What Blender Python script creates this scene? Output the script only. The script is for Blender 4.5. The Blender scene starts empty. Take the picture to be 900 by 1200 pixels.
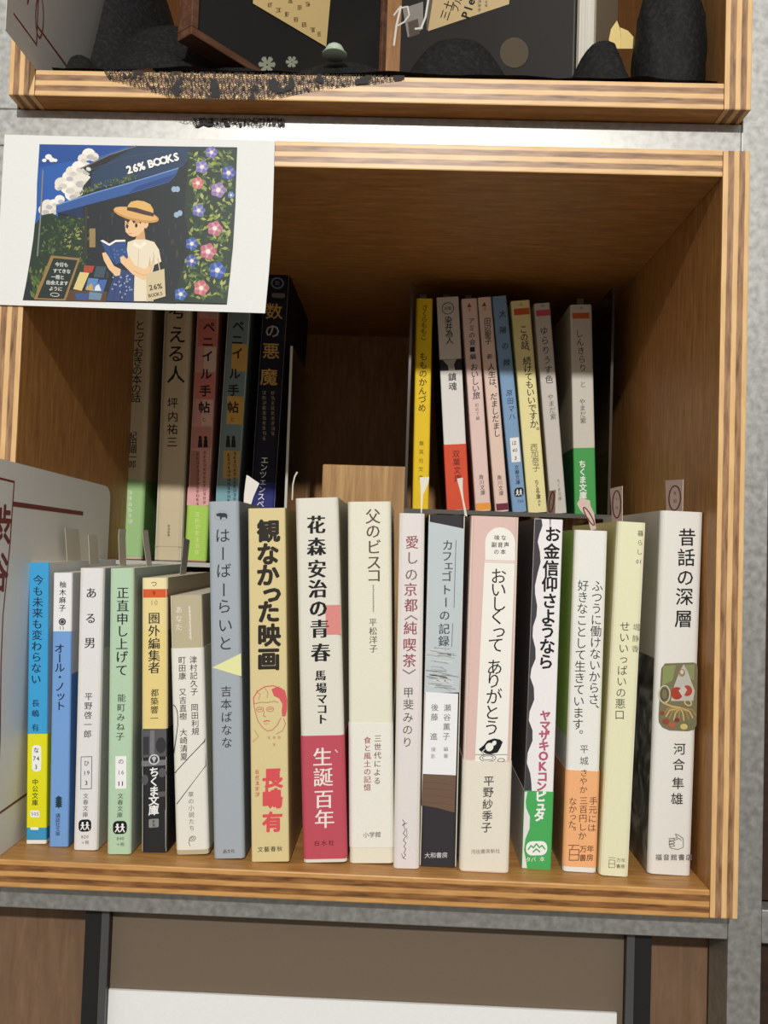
import bpy, bmesh, math, random
from mathutils import Vector, Matrix

# ------------------------------------------------------------------ scene, camera, light
S = 0.001                                   # authoring unit: millimetres
scene = bpy.context.scene
COL = scene.collection
W, H, T, GAP = 388.9, 389.7, 14.0, 21.3     # plywood box: outer width, height, board, gap between boxes
BD = 355.0                                  # box depth
F, RX, RY, RZ, CX, CY, CZ = CAMP = (975.3005, 0.03901893509832416, 0.024512682409140847, -0.033521281784682076, 216.4582, -425.745, 180.5018)

def axes():
    r, d, f = Vector((1, 0, 0)), Vector((0, 0, -1)), Vector((0, 1, 0))
    m = Matrix.Rotation(RY, 3, 'Z'); r, d, f = m @ r, m @ d, m @ f
    m = Matrix.Rotation(RX, 3, r); d, f = m @ d, m @ f
    m = Matrix.Rotation(RZ, 3, f); r, d = m @ r, m @ d
    return r, d, f
AR, AD, AF = axes()
CP = Vector((CX, CY, CZ))
def ray(u, v): return AR * ((u - 450) / F) + AD * ((v - 600) / F) + AF
def at_y(u, v, y):
    d = ray(u, v); return CP + d * ((y - CP.y) / d.y)
def at_x(u, v, x):
    d = ray(u, v); return CP + d * ((x - CP.x) / d.x)
def at_z(u, v, z):
    d = ray(u, v); return CP + d * ((z - CP.z) / d.z)
def at_plane(u, v, p0, n):
    d = ray(u, v); return CP + d * ((p0 - CP).dot(n) / d.dot(n))

cam = bpy.data.cameras.new('camera'); camo = bpy.data.objects.new('camera', cam); COL.objects.link(camo)
cam.sensor_fit = 'VERTICAL'; cam.sensor_height = 36.0; cam.lens = F * 36.0 / 1200.0
cam.clip_start = 0.01; cam.clip_end = 50
camo.matrix_world = Matrix.Translation(CP * S) @ Matrix((AR, -AD, -AF)).transposed().to_4x4()
scene.camera = camo

world = bpy.data.worlds.new('world'); scene.world = world; world.use_nodes = True
nt = world.node_tree; nt.nodes.clear()
wo = nt.nodes.new('ShaderNodeOutputWorld'); bg = nt.nodes.new('ShaderNodeBackground')
tc = nt.nodes.new('ShaderNodeTexCoord'); sp = nt.nodes.new('ShaderNodeSeparateXYZ'); mr = nt.nodes.new('ShaderNodeMapRange')
cr = nt.nodes.new('ShaderNodeValToRGB')
nt.links.new(tc.outputs['Generated'], sp.inputs[0]); nt.links.new(sp.outputs['Z'], mr.inputs['Value'])
mr.inputs['From Min'].default_value = -1.0; mr.inputs['From Max'].default_value = 1.0
nt.links.new(mr.outputs[0], cr.inputs[0])
cr.color_ramp.elements[0].position = 0.30; cr.color_ramp.elements[0].color = (0.42, 0.38, 0.33, 1)
cr.color_ramp.elements[1].position = 0.75; cr.color_ramp.elements[1].color = (1.0, 0.97, 0.92, 1)
nt.links.new(cr.outputs[0], bg.inputs['Color']); bg.inputs['Strength'].default_value = 0.50
nt.links.new(bg.outputs[0], wo.inputs['Surface'])

lamp = bpy.data.lights.new('ceiling_spot', 'AREA'); lamp.shape = 'DISK'; lamp.size = 0.07; lamp.energy = 33; lamp.color = (1.0, 0.972, 0.93)
lo = bpy.data.objects.new('ceiling_spot', lamp); COL.objects.link(lo)
lo.location = (0.20, -1.80, 1.13)
lo.rotation_euler = (Vector((0.20, 0.0, 0.25)) - lo.location).to_track_quat('-Z', 'Y').to_euler()

scene.view_settings.view_transform = 'Standard'; scene.view_settings.look = 'None'
scene.view_settings.exposure = 0.0; scene.view_settings.gamma = 1.0; scene.view_settings.use_curve_mapping = False

# ------------------------------------------------------------------ materials
def lin(c):
    return tuple(((x / 255) / 12.92 if x / 255 <= 0.04045 else ((x / 255 + 0.055) / 1.055) ** 2.4) for x in c) + (1,)
MATS = {}
def mat(c, rough=0.6, spec=0.25, metal=0.0):
    """plain printed / painted surface of an sRGB colour"""
    key = (tuple(c), rough, spec, metal)
    if key in MATS: return MATS[key]
    m = bpy.data.materials.new('print_%02x%02x%02x' % tuple(int(x) for x in c)); m.use_nodes = True
    b = m.node_tree.nodes['Principled BSDF']
    b.inputs['Base Color'].default_value = lin(c); b.inputs['Roughness'].default_value = rough
    b.inputs['Specular IOR Level'].default_value = spec; b.inputs['Metallic'].default_value = metal
    MATS[key] = m; return m
def nodes(name):
    m = bpy.data.materials.new(name); m.use_nodes = True
    t = m.node_tree; return m, t, t.nodes['Principled BSDF']
def paper(c, rough=0.62, amt=0.05, scale=900):
    """paper stock: colour with a faint fibre mottle"""
    if isinstance(c, bpy.types.Material): return c
    key = ('paper', tuple(c), rough)
    if key in MATS: return MATS[key]
    m, t, b = nodes('paper_%02x%02x%02x' % tuple(int(x) for x in c))
    n = t.nodes.new('ShaderNodeTexNoise'); tcn = t.nodes.new('ShaderNodeTexCoord'); mx = t.nodes.new('ShaderNodeMix'); mx.data_type = 'RGBA'
    t.links.new(tcn.outputs['Object'], n.inputs['Vector']); n.inputs['Scale'].default_value = scale; n.inputs['Detail'].default_value = 3
    l = lin(c); mx.inputs[6].default_value = tuple(x * (1 - amt) for x in l[:3]) + (1,); mx.inputs[7].default_value = tuple(min(1, x * (1 + amt)) for x in l[:3]) + (1,)
    t.links.new(n.outputs['Fac'], mx.inputs[0]); t.links.new(mx.outputs[2], b.inputs['Base Color'])
    b.inputs['Roughness'].default_value = rough; b.inputs['Specular IOR Level'].default_value = 0.25
    MATS[key] = m; return m
def ramp(t, stops, interp='LINEAR'):
    r = t.nodes.new('ShaderNodeValToRGB'); r.color_ramp.interpolation = interp
    e = r.color_ramp.elements
    while len(e) < len(stops): e.new(0.5)
    for k, (p, c) in enumerate(stops): e[k].position = p; e[k].color = c
    return r
def wood(name, dark, light, grain=(8, 60, 60), rough=0.5):
    """veneer: streaks along the local X axis of the board"""
    m, t, b = nodes(name)
    tcn = t.nodes.new('ShaderNodeTexCoord'); mp = t.nodes.new('ShaderNodeMapping'); n = t.nodes.new('ShaderNodeTexNoise')
    mp.inputs['Scale'].default_value = grain
    t.links.new(tcn.outputs['Object'], mp.inputs['Vector']); t.links.new(mp.outputs[0], n.inputs['Vector'])
    n.inputs['Scale'].default_value = 4; n.inputs['Detail'].default_value = 6; n.inputs['Roughness'].default_value = 0.65; n.inputs['Distortion'].default_value = 0.4
    r = ramp(t, [(0.28, lin(dark)), (0.5, lin([(a + c) / 2 for a, c in zip(dark, light)])), (0.72, lin(light))])
    t.links.new(n.outputs['Fac'], r.inputs[0]); t.links.new(r.outputs[0], b.inputs['Base Color'])
    bp = t.nodes.new('ShaderNodeBump'); bp.inputs['Strength'].default_value = 0.12; bp.inputs['Distance'].default_value = 0.0005
    t.links.new(n.outputs['Fac'], bp.inputs['Height']); t.links.new(bp.outputs[0], b.inputs['Normal'])
    b.inputs['Roughness'].default_value = rough; b.inputs['Specular IOR Level'].default_value = 0.3
    return m
def ply(name, tmm, d0, d1, d2, l0, l1):
    """laminated board edge: five plies across the local Z axis, grain along local X"""
    m, t, b = nodes(name)
    N, L = t.nodes.new, t.links.new
    tcn = N('ShaderNodeTexCoord'); sep = N('ShaderNodeSeparateXYZ'); L(tcn.outputs['Object'], sep.inputs[0])
    wn = N('ShaderNodeTexNoise'); mp0 = N('ShaderNodeMapping'); mp0.inputs['Scale'].default_value = (25, 25, 40)
    L(tcn.outputs['Object'], mp0.inputs['Vector']); L(mp0.outputs[0], wn.inputs['Vector']); wn.inputs['Scale'].default_value = 1; wn.inputs['Detail'].default_value = 3
    ma = N('ShaderNodeMath'); ma.operation = 'MULTIPLY_ADD'; L(wn.outputs['Fac'], ma.inputs[0]); ma.inputs[1].default_value = 0.0007; L(sep.outputs['Z'], ma.inputs[2])
    mr2 = N('ShaderNodeMapRange'); mr2.inputs['From Min'].default_value = 0.0005; mr2.inputs['From Max'].default_value = tmm * S + 0.0005
    L(ma.outputs[0], mr2.inputs['Value'])
    lt, dk = (1, 1, 1, 1), (0, 0, 0, 1)
    r = ramp(t, [(0.0, lt), (0.165, lt), (0.195, dk), (0.385, dk), (0.415, lt), (0.565, lt), (0.595, dk), (0.79, dk), (0.82, lt), (1.0, lt)])
    L(mr2.outputs[0], r.inputs[0])
    # oblique pore streaks
    mp = N('ShaderNodeMapping'); mp.inputs['Scale'].default_value = (48, 48, 380); mp.inputs['Rotation'].default_value = (0, math.radians(13), 0)
    gn = N('ShaderNodeTexNoise'); L(tcn.outputs['Object'], mp.inputs['Vector']); L(mp.outputs[0], gn.inputs['Vector']); gn.inputs['Scale'].default_value = 1.0; gn.inputs['Detail'].default_value = 5; gn.inputs['Roughness'].default_value = 0.6
    rd = ramp(t, [(0.30, lin(d0)), (0.5, lin(d1)), (0.7, lin(d2))])
    rl = ramp(t, [(0.30, lin(l0)), (0.6, lin(l1))])
    L(gn.outputs['Fac'], rd.inputs[0]); L(gn.outputs['Fac'], rl.inputs[0])
    mx = N('ShaderNodeMix'); mx.data_type = 'RGBA'; L(r.outputs[0], mx.inputs[0]); L(rd.outputs[0], mx.inputs[6]); L(rl.outputs[0], mx.inputs[7])
    L(mx.outputs[2], b.inputs['Base Color']); b.inputs['Roughness'].default_value = 0.42; b.inputs['Specular IOR Level'].default_value = 0.5
    return m
VENEER = wood('veneer', (138, 94, 50), (186, 135, 78), (9, 70, 70), 0.45)
FLOORV = wood('veneer_floor', (150, 106, 56), (196, 146, 84), (9, 70, 70), 0.42)
PLY = ply('laminated_edge', T, (96, 64, 40), (150, 112, 78), (178, 140, 102), (206, 165, 110), (226, 186, 130))
PLYB = ply('laminated_edge_worn', T, (74, 44, 22), (132, 88, 48), (164, 116, 68), (178, 128, 70), (206, 156, 92))
def metal_mat():
    m, t, b = nodes('galvanised_steel')
    N, L = t.nodes.new, t.links.new
    tcn = N('ShaderNodeTexCoord'); n1 = N('ShaderNodeTexNoise'); n1.inputs['Scale'].default_value = 260; n1.inputs['Detail'].default_value = 5
    L(tcn.outputs['Object'], n1.inputs['Vector'])
    r = ramp(t, [(0.3, (0.33, 0.33, 0.315, 1)), (0.7, (0.47, 0.47, 0.45, 1))]); L(n1.outputs['Fac'], r.inputs[0]); L(r.outputs[0], b.inputs['Base Color'])
    r2 = ramp(t, [(0.3, (0.40,) * 3 + (1,)), (0.7, (0.52,) * 3 + (1,))]); L(n1.outputs['Fac'], r2.inputs[0]); L(r2.outputs[0], b.inputs['Roughness'])
    b.inputs['Metallic'].default_value = 0.75
    return m
STEEL = metal_mat()
def page_mat(c):
    key = ('pages', tuple(c))
    if key in MATS: return MATS[key]
    m, t, b = nodes('page_edges')
    N, L = t.nodes.new, t.links.new
    tcn = N('ShaderNodeTexCoord'); mp = N('ShaderNodeMapping'); mp.inputs['Scale'].default_value = (2600, 6, 6); n = N('ShaderNodeTexNoise'); n.inputs['Scale'].default_value = 1
    L(tcn.outputs['Object'], mp.inputs['Vector']); L(mp.outputs[0], n.inputs['Vector'])
    l = lin(c); r = ramp(t, [(0.3, tuple(x * 0.72 for x in l[:3]) + (1,)), (0.65, l)]); L(n.outputs['Fac'], r.inputs[0]); L(r.outputs[0], b.inputs['Base Color'])
    b.inputs['Roughness'].default_value = 0.8; b.inputs['Specular IOR Level'].default_value = 0.1
    MATS[key] = m; return m
def acrylic(name, tint, gloss=0.35):
    m = bpy.data.materials.new(name); m.use_nodes = True; t = m.node_tree; t.nodes.clear()
    N, L = t.nodes.new, t.links.new
    o = N('ShaderNodeOutputMaterial'); mx = N('ShaderNodeMixShader'); tr = N('ShaderNodeBsdfTransparent'); gl = N('ShaderNodeBsdfGlossy'); fr = N('ShaderNodeFresnel'); mu = N('ShaderNodeMath')
    tr.inputs['Color'].default_value = tint; gl.inputs['Roughness'].default_value = 0.08; fr.inputs['IOR'].default_value = 1.45
    mu.operation = 'MULTIPLY'; mu.inputs[1].default_value = gloss; L(fr.outputs[0], mu.inputs[0]); L(mu.outputs[0], mx.inputs[0]); L(tr.outputs[0], mx.inputs[1]); L(gl.outputs[0], mx.inputs[2]); L(mx.outputs[0], o.inputs['Surface'])
    return m
ACRYL = acrylic('clear_acrylic', (0.94, 0.95, 0.94, 1), 0.8)
ACRYL_EDGE = mat((92, 90, 84), 0.2, 0.6); ACRYL_LIT = mat((196, 196, 188), 0.25, 0.5)  # pale copy paints the light caught by the left riser's edges
def lace_mat():
    m, t, b = nodes('black_lace')
    N, L = t.nodes.new, t.links.new
    tcn = N('ShaderNodeTexCoord'); n1 = N('ShaderNodeTexNoise'); n1.inputs['Scale'].default_value = 95; n1.inputs['Detail'].default_value = 2
    mp = N('ShaderNodeMapping'); mp.inputs['Rotation'].default_value = (0.6, 0.5, 0.78); v = N('ShaderNodeTexVoronoi'); v.feature = 'DISTANCE_TO_EDGE'; v.inputs['Scale'].default_value = 620
    L(tcn.outputs['Object'], n1.inputs['Vector']); L(tcn.outputs['Object'], mp.inputs['Vector']); L(mp.outputs[0], v.inputs['Vector'])
    r1 = ramp(t, [(0.57, (0, 0, 0, 1)), (0.60, (1, 1, 1, 1))]); L(n1.outputs['Fac'], r1.inputs[0])
    r2 = ramp(t, [(0.07, (1, 1, 1, 1)), (0.12, (0, 0, 0, 1))]); L(v.outputs['Distance'], r2.inputs[0])
    mx = N('ShaderNodeMath'); mx.operation = 'MAXIMUM'; L(r1.outputs[0], mx.inputs[0]); L(r2.outputs[0], mx.inputs[1])
    L(mx.outputs[0], b.inputs['Alpha']); b.inputs['Base Color'].default_value = (0.008, 0.008, 0.009, 1); b.inputs['Roughness'].default_value = 0.7
    return m
LACE = lace_mat()
def photo_side():
    """dark photographic cover art in greys"""
    m, t, b = nodes('grey_cover_art')
    tcn = t.nodes.new('ShaderNodeTexCoord'); n = t.nodes.new('ShaderNodeTexNoise'); n.inputs['Scale'].default_value = 38; n.inputs['Detail'].default_value = 5; n.inputs['Distortion'].default_value = 2.2
    t.links.new(tcn.outputs['Object'], n.inputs['Vector']); r = ramp(t, [(0.3, lin((40, 40, 39))), (0.5, lin((104, 104, 100))), (0.68, lin((176, 176, 170)))])
    t.links.new(n.outputs['Fac'], r.inputs[0]); t.links.new(r.outputs[0], b.inputs['Base Color']); b.inputs['Roughness'].default_value = 0.4; return m
ARTSIDE = photo_side()

# ------------------------------------------------------------------ glyphs (Blender's own font, turned into filled outlines)
GL = {}
def glyph(ch):
    k = ch
    if k in GL: return GL[k]
    c = bpy.data.curves.new('g', 'FONT'); c.body = ch; c.size = 1; c.resolution_u = 2
    o = bpy.data.objects.new('g', c); me = o.to_mesh()
    vs = [(v.co.x, v.co.y) for v in me.vertices]; fs = [tuple(p.vertices) for p in me.polygons]
    o.to_mesh_clear(); bpy.data.objects.remove(o); bpy.data.curves.remove(c)
    GL[k] = (vs, fs); return GL[k]
SMALL = set('ぁぃぅぇぉっゃゅょァィゥェォッャュョ')
TURN = set('ー〈〉（）「」～…')
def _ringw(r, n=8): return [(r * math.cos(2 * math.pi * k / n), r * math.sin(2 * math.pi * k / n)) for k in range(n)]
# stroke weight: copies of the outline shifted inside the sheet (light, regular, medium, bold, black, serif-like, heavy serif-like)
WEIGHT = {'l': [(0, 0)], 'r': [(0, 0), (0.006, 0.004)], 'm': _ringw(0.010, 4), 'b': _ringw(0.026, 8), 'k': _ringw(0.044, 10) + [(0, 0)],
          'mi': [(-0.014, 0), (0.014, 0)], 'mb': [(-0.042, 0), (-0.02, 0), (0, 0), (0.02, 0), (0.042, 0)]}

# ------------------------------------------------------------------ mesh builder
class MB:
    def __init__(s): s.v = []; s.f = []; s.mi = []; s.m = []; s.sm = []
    def slot(s, m):
        if m not in s.m: s.m.append(m)
        return s.m.index(m)
    def add(s, vs, fs, m, smooth=False):
        b = len(s.v); s.v += [tuple(x) for x in vs]; k = s.slot(m)
        for f in fs: s.f.append(tuple(b + i for i in f)); s.mi.append(k); s.sm.append(smooth)
    def box(s, x0, x1, y0, y1, z0, z1, m):
        s.add([(x0, y0, z0), (x1, y0, z0), (x1, y1, z0), (x0, y1, z0), (x0, y0, z1), (x1, y0, z1), (x1, y1, z1), (x0, y1, z1)],
              [(0, 3, 2, 1), (4, 5, 6, 7), (0, 1, 5, 4), (1, 2, 6, 5), (2, 3, 7, 6), (3, 0, 4, 7)], m)
    def prism(s, pts, nrm, th, m):
        """flat outline given a thickness along nrm"""
        n = len(pts); nv = Vector(nrm) * th
        s.add([Vector(p) for p in pts] + [Vector(p) + nv for p in pts],
              [tuple(range(n)), tuple(range(2 * n - 1, n - 1, -1))] + [(i, i + n, (i + 1) % n + n, (i + 1) % n) for i in range(n)], m)
    def tube(s, pts, r, m, n=8):
        pts = [Vector(p) for p in pts]; rings = []
        for i, p in enumerate(pts):
            d = (pts[min(i + 1, len(pts) - 1)] - pts[max(i - 1, 0)]).normalized()
            u = d.cross(Vector((0, 0, 1)) if abs(d.z) < 0.9 else Vector((1, 0, 0))).normalized(); w = d.cross(u)
            rr = r[i] if isinstance(r, (list, tuple)) else r
            rings.append([p + (u * math.cos(a) + w * math.sin(a)) * rr for a in [2 * math.pi * k / n for k in range(n)]])
        vs = [q for g in rings for q in g]; fs = []
        for i in range(len(pts) - 1):
            for k in range(n): fs.append((i * n + k, i * n + (k + 1) % n, (i + 1) * n + (k + 1) % n, (i + 1) * n + k))
        fs += [tuple(range(n - 1, -1, -1)), tuple(range((len(pts) - 1) * n, len(pts) * n))]
        s.add(vs, fs, m, True)
    def build(s, name, parent=None, bevel=0.0):
        me = bpy.data.meshes.new(name)
        me.from_pydata([(x * S, y * S, z * S) for x, y, z in s.v], [], s.f)
        for m in s.m: me.materials.append(m)
        me.polygons.foreach_set('material_index', s.mi); me.polygons.foreach_set('use_smooth', s.sm); me.update()
        o = bpy.data.objects.new(name, me); COL.objects.link(o)
        if parent: o.parent = parent
        if bevel:
            b = o.modifiers.new('bevel', 'BEVEL'); b.width = bevel * S; b.segments = 2; b.limit_method = 'ANGLE'
        return o
def tag(o, label=None, cat=None, group=None, kind=None):
    if label: o['label'] = label
    if cat: o['category'] = cat
    if group: o['group'] = group
    if kind: o['kind'] = kind
    return o
def empty(name, loc, rot=(0, 0, 0)):
    o = bpy.data.objects.new(name, None); COL.objects.link(o); o.empty_display_size = 0.02
    o.location = Vector(loc) * S; o.rotation_euler = rot; return o

class Face:
    """draws print on a flat surface: fn maps layout coordinates to 3D on the surface, nrm points outwards"""
    def __init__(s, mb, fn, nrm, base=0.06, step=0.04): s.mb, s.fn, s.n, s.base, s.step, s.k = mb, fn, Vector(nrm), base, step, 0; s.c = 0
    def p(s, q): return s.fn(*q) + s.n * (s.base + s.k * s.step + (s.c % max(2, int(s.step * 0.92 / 0.0015))) * 0.0015)
    def layer(s, k=None): s.k = s.k + 1 if k is None else k; return s
    def poly(s, pts, m, flip=False):
        s.c += 1; pts = [s.p(q) for q in pts]
        nn = Vector((0, 0, 0))
        for i in range(len(pts)): nn += (pts[i] - pts[0]).cross(pts[(i + 1) % len(pts)] - pts[0])
        if nn.dot(s.n) < 0: pts.reverse()
        s.mb.add(pts, [tuple(range(len(pts)))], m)
    def rect(s, x0, y0, x1, y1, m): s.poly([(x0, y0), (x1, y0), (x1, y1), (x0, y1)], m)
    def rrect(s, x0, y0, x1, y1, r, m, n=4):
        pts = []
        for cx, cy, a0 in ((x1 - r, y0 + r, -90), (x1 - r, y1 - r, 0), (x0 + r, y1 - r, 90), (x0 + r, y0 + r, 180)):
            for i in range(n + 1):
                a = math.radians(a0 + 90 * i / n); pts.append((cx + r * math.cos(a), cy + r * math.sin(a)))
        s.poly(pts, m)
    def ell(s, x, y, rx, ry, m, rot=0, n=18, a0=0, a1=360):
        c, w = math.cos(math.radians(rot)), math.sin(math.radians(rot)); pts = []
        full = a1 - a0 >= 360
        for i in range(n + (0 if full else 1)):
            a = math.radians(a0 + (a1 - a0) * i / n); px, py = rx * math.cos(a), ry * math.sin(a)
            pts.append((x + px * c - py * w, y + px * w + py * c))
        s.poly(pts, m)
    def line(s, pts, w, m, closed=False):
        P = list(pts) + ([pts[0]] if closed else [])
        for (x0, y0), (x1, y1) in zip(P, P[1:]):
            d = math.hypot(x1 - x0, y1 - y0)
            if d < 1e-6: continue
            ex, ey = (x1 - x0) / d * w * 0.3, (y1 - y0) / d * w * 0.3
            nx, ny = -(y1 - y0) / d * w / 2, (x1 - x0) / d * w / 2
            s.poly([(x0 - ex + nx, y0 - ey + ny), (x1 + ex + nx, y1 + ey + ny), (x1 + ex - nx, y1 + ey - ny), (x0 - ex - nx, y0 - ey - ny)], m)
    def ring(s, x, y, rx, ry, w, m, rot=0, n=22):
        c, q = math.cos(math.radians(rot)), math.sin(math.radians(rot))
        s.line([(x + rx * math.cos(a) * c - ry * math.sin(a) * q, y + rx * math.cos(a) * q + ry * math.sin(a) * c) for a in [2 * math.pi * i / n for i in range(n)]], w, m, True)
    def char(s, ch, x, y, size, m, w='r', rot=0, asp=1.0, shear=0.0):
        """one glyph centred on (x, y); size in layout units; y grows downwards"""
        if ch in ' 　': return
        half = ord(ch) < 0x250
        ox, oy = (0.5, 0.37)
        if ch in SMALL: x += size * 0.06; y -= size * 0.06
        turn = ch in TURN and rot == 0
        for dx, dy in WEIGHT[w]:
            vs, fs = glyph(ch); s.c += 1
            if half: ox = (min(v[0] for v in vs) + max(v[0] for v in vs)) / 2; oy = 0.345
            c, q = math.cos(math.radians(rot)), math.sin(math.radians(rot)); pts = []
            for gx, gy in vs:
                a, b = gx - ox, gy - oy
                if turn: a, b = b, -a
                if ch in '、。': a, b = a + 0.62, b + 0.62
                a += dx; b += dy
                a *= size * asp; b *= size; b += a * shear
                pts.append(s.p((x + a * c - (-b) * q, y + a * q + (-b) * c)))
            if not fs: continue
            s.mb.add(pts, fs, m)
    def text(s, t, x0, y0, x1, y1, size, m, w='r', asp=1.0):
        n = len(t)
        for i, ch in enumerate(t):
            k = i / (n - 1) if n > 1 else 0
            s.char(ch, x0 + (x1 - x0) * k, y0 + (y1 - y0) * k, size, m, w, 0, asp)
    def row(s, t, x, y, size, m, w='r', adv=None, rot=0, asp=1.0, shear=0.0):
        """set t along a line centred on (x, y)"""
        adv = adv or size * asp
        ws = [adv * (0.58 if ord(ch) < 0x250 else 1.0) for ch in t]; tot = sum(ws); p = -tot / 2
        c, q = math.cos(math.radians(rot)), math.sin(math.radians(rot))
        for ch, a in zip(t, ws):
            k = p + a / 2; s.char(ch, x + k * c, y + k * q, size, m, w, rot if rot else 0.001, asp, shear); p += a
    def scrawl(s, x, y0, y1, size, m, seed=1):
        """a column of print too small to read"""
        rng = random.Random(seed); y = y0
        while y < y1:
            for k in range(3): s.rect(x - size * rng.uniform(0.25, 0.45), y + (k - 1) * size * 0.3 - size * 0.05, x + size * rng.uniform(0.2, 0.45), y + (k - 1) * size * 0.3 + size * 0.06, m)
            for k in range(2): b = x + rng.uniform(-0.32, 0.32) * size; s.rect(b, y - size * rng.uniform(0.1, 0.42), b + size * 0.12, y + size * rng.uniform(0.1, 0.42), m)
            y += size * 1.05

# ------------------------------------------------------------------ structure: steel frame and plywood boxes
def board(name, length, depth, thick, loc, vertical, parent, face=None, edge=None):
    """a ply board; its own X runs along the grain, Z through the plies"""
    mb = MB(); mb.box(0, length, 0, depth, 0, thick, face or VENEER)
    o = mb.build(name, parent, 0.7)
    me = o.data; me.materials.append(edge or PLY)
    for p in me.polygons:
        if abs(p.normal.y) > 0.9 or abs(p.normal.x) > 0.9: p.material_index = 1
    if vertical: o.rotation_euler = (0, -math.pi / 2, 0)
    o.location = Vector(loc) * S
    return o
def shelf_box(loc, label, edge):
    r = empty('shelf_box', loc)
    tag(r, label, 'shelf', 'plywood boxes slotted into the steel frame')
    board('side_panel', H, BD, T, (T, 0, 0), True, r)
    board('side_panel', H, BD, T, (W, 0, 0), True, r)
    board('bottom_panel', W - 2 * T, BD, T, (T, 0, 0), False, r, FLOORV, edge)
    board('top_panel', W - 2 * T, BD, T, (T, 0, H - T), False, r)
    mb = MB(); mb.box(0, H - 2 * T, BD - 6, BD, 0, W - 2 * T, VENEER)
    o = mb.build('back_panel', r); o.rotation_euler = (0, -math.pi / 2, 0); o.location = Vector((W - T, 0, T)) * S
    return r
shelf_box((0, 0, 0), 'open plywood box holding the two rows of books', PLYB)
shelf_box((0, 0, H + GAP), 'open plywood box above the books, lined with black lace', PLY)
def shade_panel(z, label):  # dark board added across a neighbouring cell to give its shade
    r = empty('cell_shade_panel', (W + 18, 24, z)); tag(r, label, 'shade panel', 'dark panels added for the shaded cells at the right edge')
    dk = wood('cell_shade_brown', (40, 28, 20), (62, 44, 32), (6, 50, 50), 0.5)
    mb = MB(); mb.box(0, 420, 4, 14, 0, 330, dk); o = mb.build('panel', r, 0.6); o.rotation_euler = (0, -math.pi / 2, 0); o.location = Vector((330, 0, -8)) * S
    for a_, b_, c_, d_ in ((-8, 412, 0, 14), (-8, 412, 316, 330)): mb = MB(); mb.box(c_, d_, 0, 4, a_, b_, dk); mb.build('stile', r, 0.5)
shade_panel(0, 'dark brown panel added for the shaded cell at the right edge, beside the book box')
shade_panel(-(H + GAP), 'dark brown panel added for the shaded cell at the lower right corner')

FY = 13.5                                    # front of the steel frame; the boxes stand proud of it
fr = empty('steel_frame', (0, FY, 0)); tag(fr, 'grey galvanised steel frame around the plywood boxes', 'frame')
fr['kind'] = 'structure'
def bar(name, x0, x1, z0, z1, d=26):
    mb = MB(); mb.box(x0, x1, 0, d, z0, z1, STEEL); return mb.build(name, fr, 0.6)
bar('crossbar', -60, W + 0.5, H + 0.5, H + GAP - 0.5)
bar('crossbar', -60, W + 0.4, -16.0, -0.6)
bar('upright', -60, -0.6, -0.6, H + 0.5)
bar('upright', -60, -0.6, H + GAP - 0.5, 2 * H + GAP)
bar('upright', W + 0.5, W + 17.6, -140, 2 * H + GAP)
bar('crossbar', W + 17.6, W + 120, -17.2, -0.2)
bar('crossbar', W + 17.6, W + 120, H + 0.5, H + GAP - 0.5)

# ---- the open cell below the steel crossbar: wood backing with a black framed white board
WD = wood('walnut_panel', (104, 80, 60), (132, 104, 80), (6, 40, 40), 0.6)
mb = MB(); mb.box(0, 160, 0, 12, 0, 480, WD)
o = mb.build('back_board', None); o.rotation_euler = (0, -math.pi / 2, 0); o.location = Vector((440, 42, -176)) * S
tag(o, 'brown wooden board behind the white notice, under the steel crossbar', 'board')
nb = empty('notice_board', (203, 30, -176)); tag(nb, 'white notice on a taupe board between black posts, under the book box', 'sign')
BLK = mat((34, 33, 34), 0.45, 0.3); TAUPE = paper((112, 98, 82), 0.7)
for x in (-149.5, 137.5):
    mb = MB(); mb.box(x, x + 13, -8, 8, 0, 159.4, BLK); mb.build('post', nb, 0.8)
    mb = MB(); mb.box(x + (9.5 if x < 0 else -0.5), x + (13.5 if x < 0 else 3.5), -9.5, -8, 0, 159.4, mat((74, 74, 76), 0.35, 0.5)); mb.build('post_trim', nb)
mb = MB(); mb.box(-138, 138, -2, 3, 0, 159.4, TAUPE); mb.build('mount_board', nb)
mb = MB(); mb.box(-138.5, 134, -4, -2.4, 0, 113.6, paper((236, 238, 236), 0.55)); mb.build('white_sheet', nb)
mb = MB(); mb.box(-142, -140, -6, -2, 0, 113.6, mat((170, 168, 168), 0.2, 0.5)); mb.build('edge_strip', nb)

# ------------------------------------------------------------------ acrylic risers behind the front row
ZR, ZL = 206.0, 163.6                        # tops of the right and left risers
def riser(label, x0, x1, ztop, y0, y1, sides, side_edge):
    r = empty('acrylic_riser', ((x0 + x1) / 2, y0, T)); tag(r, label, 'stand', 'clear acrylic risers')
    ox, oy = (x0 + x1) / 2, y0
    def plate(name, a, b, c, d, e, f, em=ACRYL_EDGE):
        mb = MB(); mb.box(a - ox, b - ox, c - oy, d - oy, e - T, f - T, ACRYL)
        mb.box(a - ox, b - ox, c - oy - 0.25, c - oy, e - T, f - T, em); return mb.build(name, r)
    plate('top_plate', x0, x1, y0, y1, ztop - 3, ztop, ACRYL_LIT if ztop < 200 else ACRYL_EDGE)
    plate('leg', x0, x0 + 3, y0, y1, T + 0.1, ztop - 3); plate('leg', x1 - 3, x1, y0, y1, T + 0.1, ztop - 3)
    for nm, x, zt in sides: plate(nm, x, x + 1.8, y0 + 4, y1, ztop, zt, side_edge)
    return r
riser('clear acrylic riser under the eight small paperbacks at back right', 216, 359.5, ZR, 150, 290, [('side_plate', 216, 366), ('side_plate', 357, 366)], mat((66, 60, 54), 0.2, 0.6))
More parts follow.
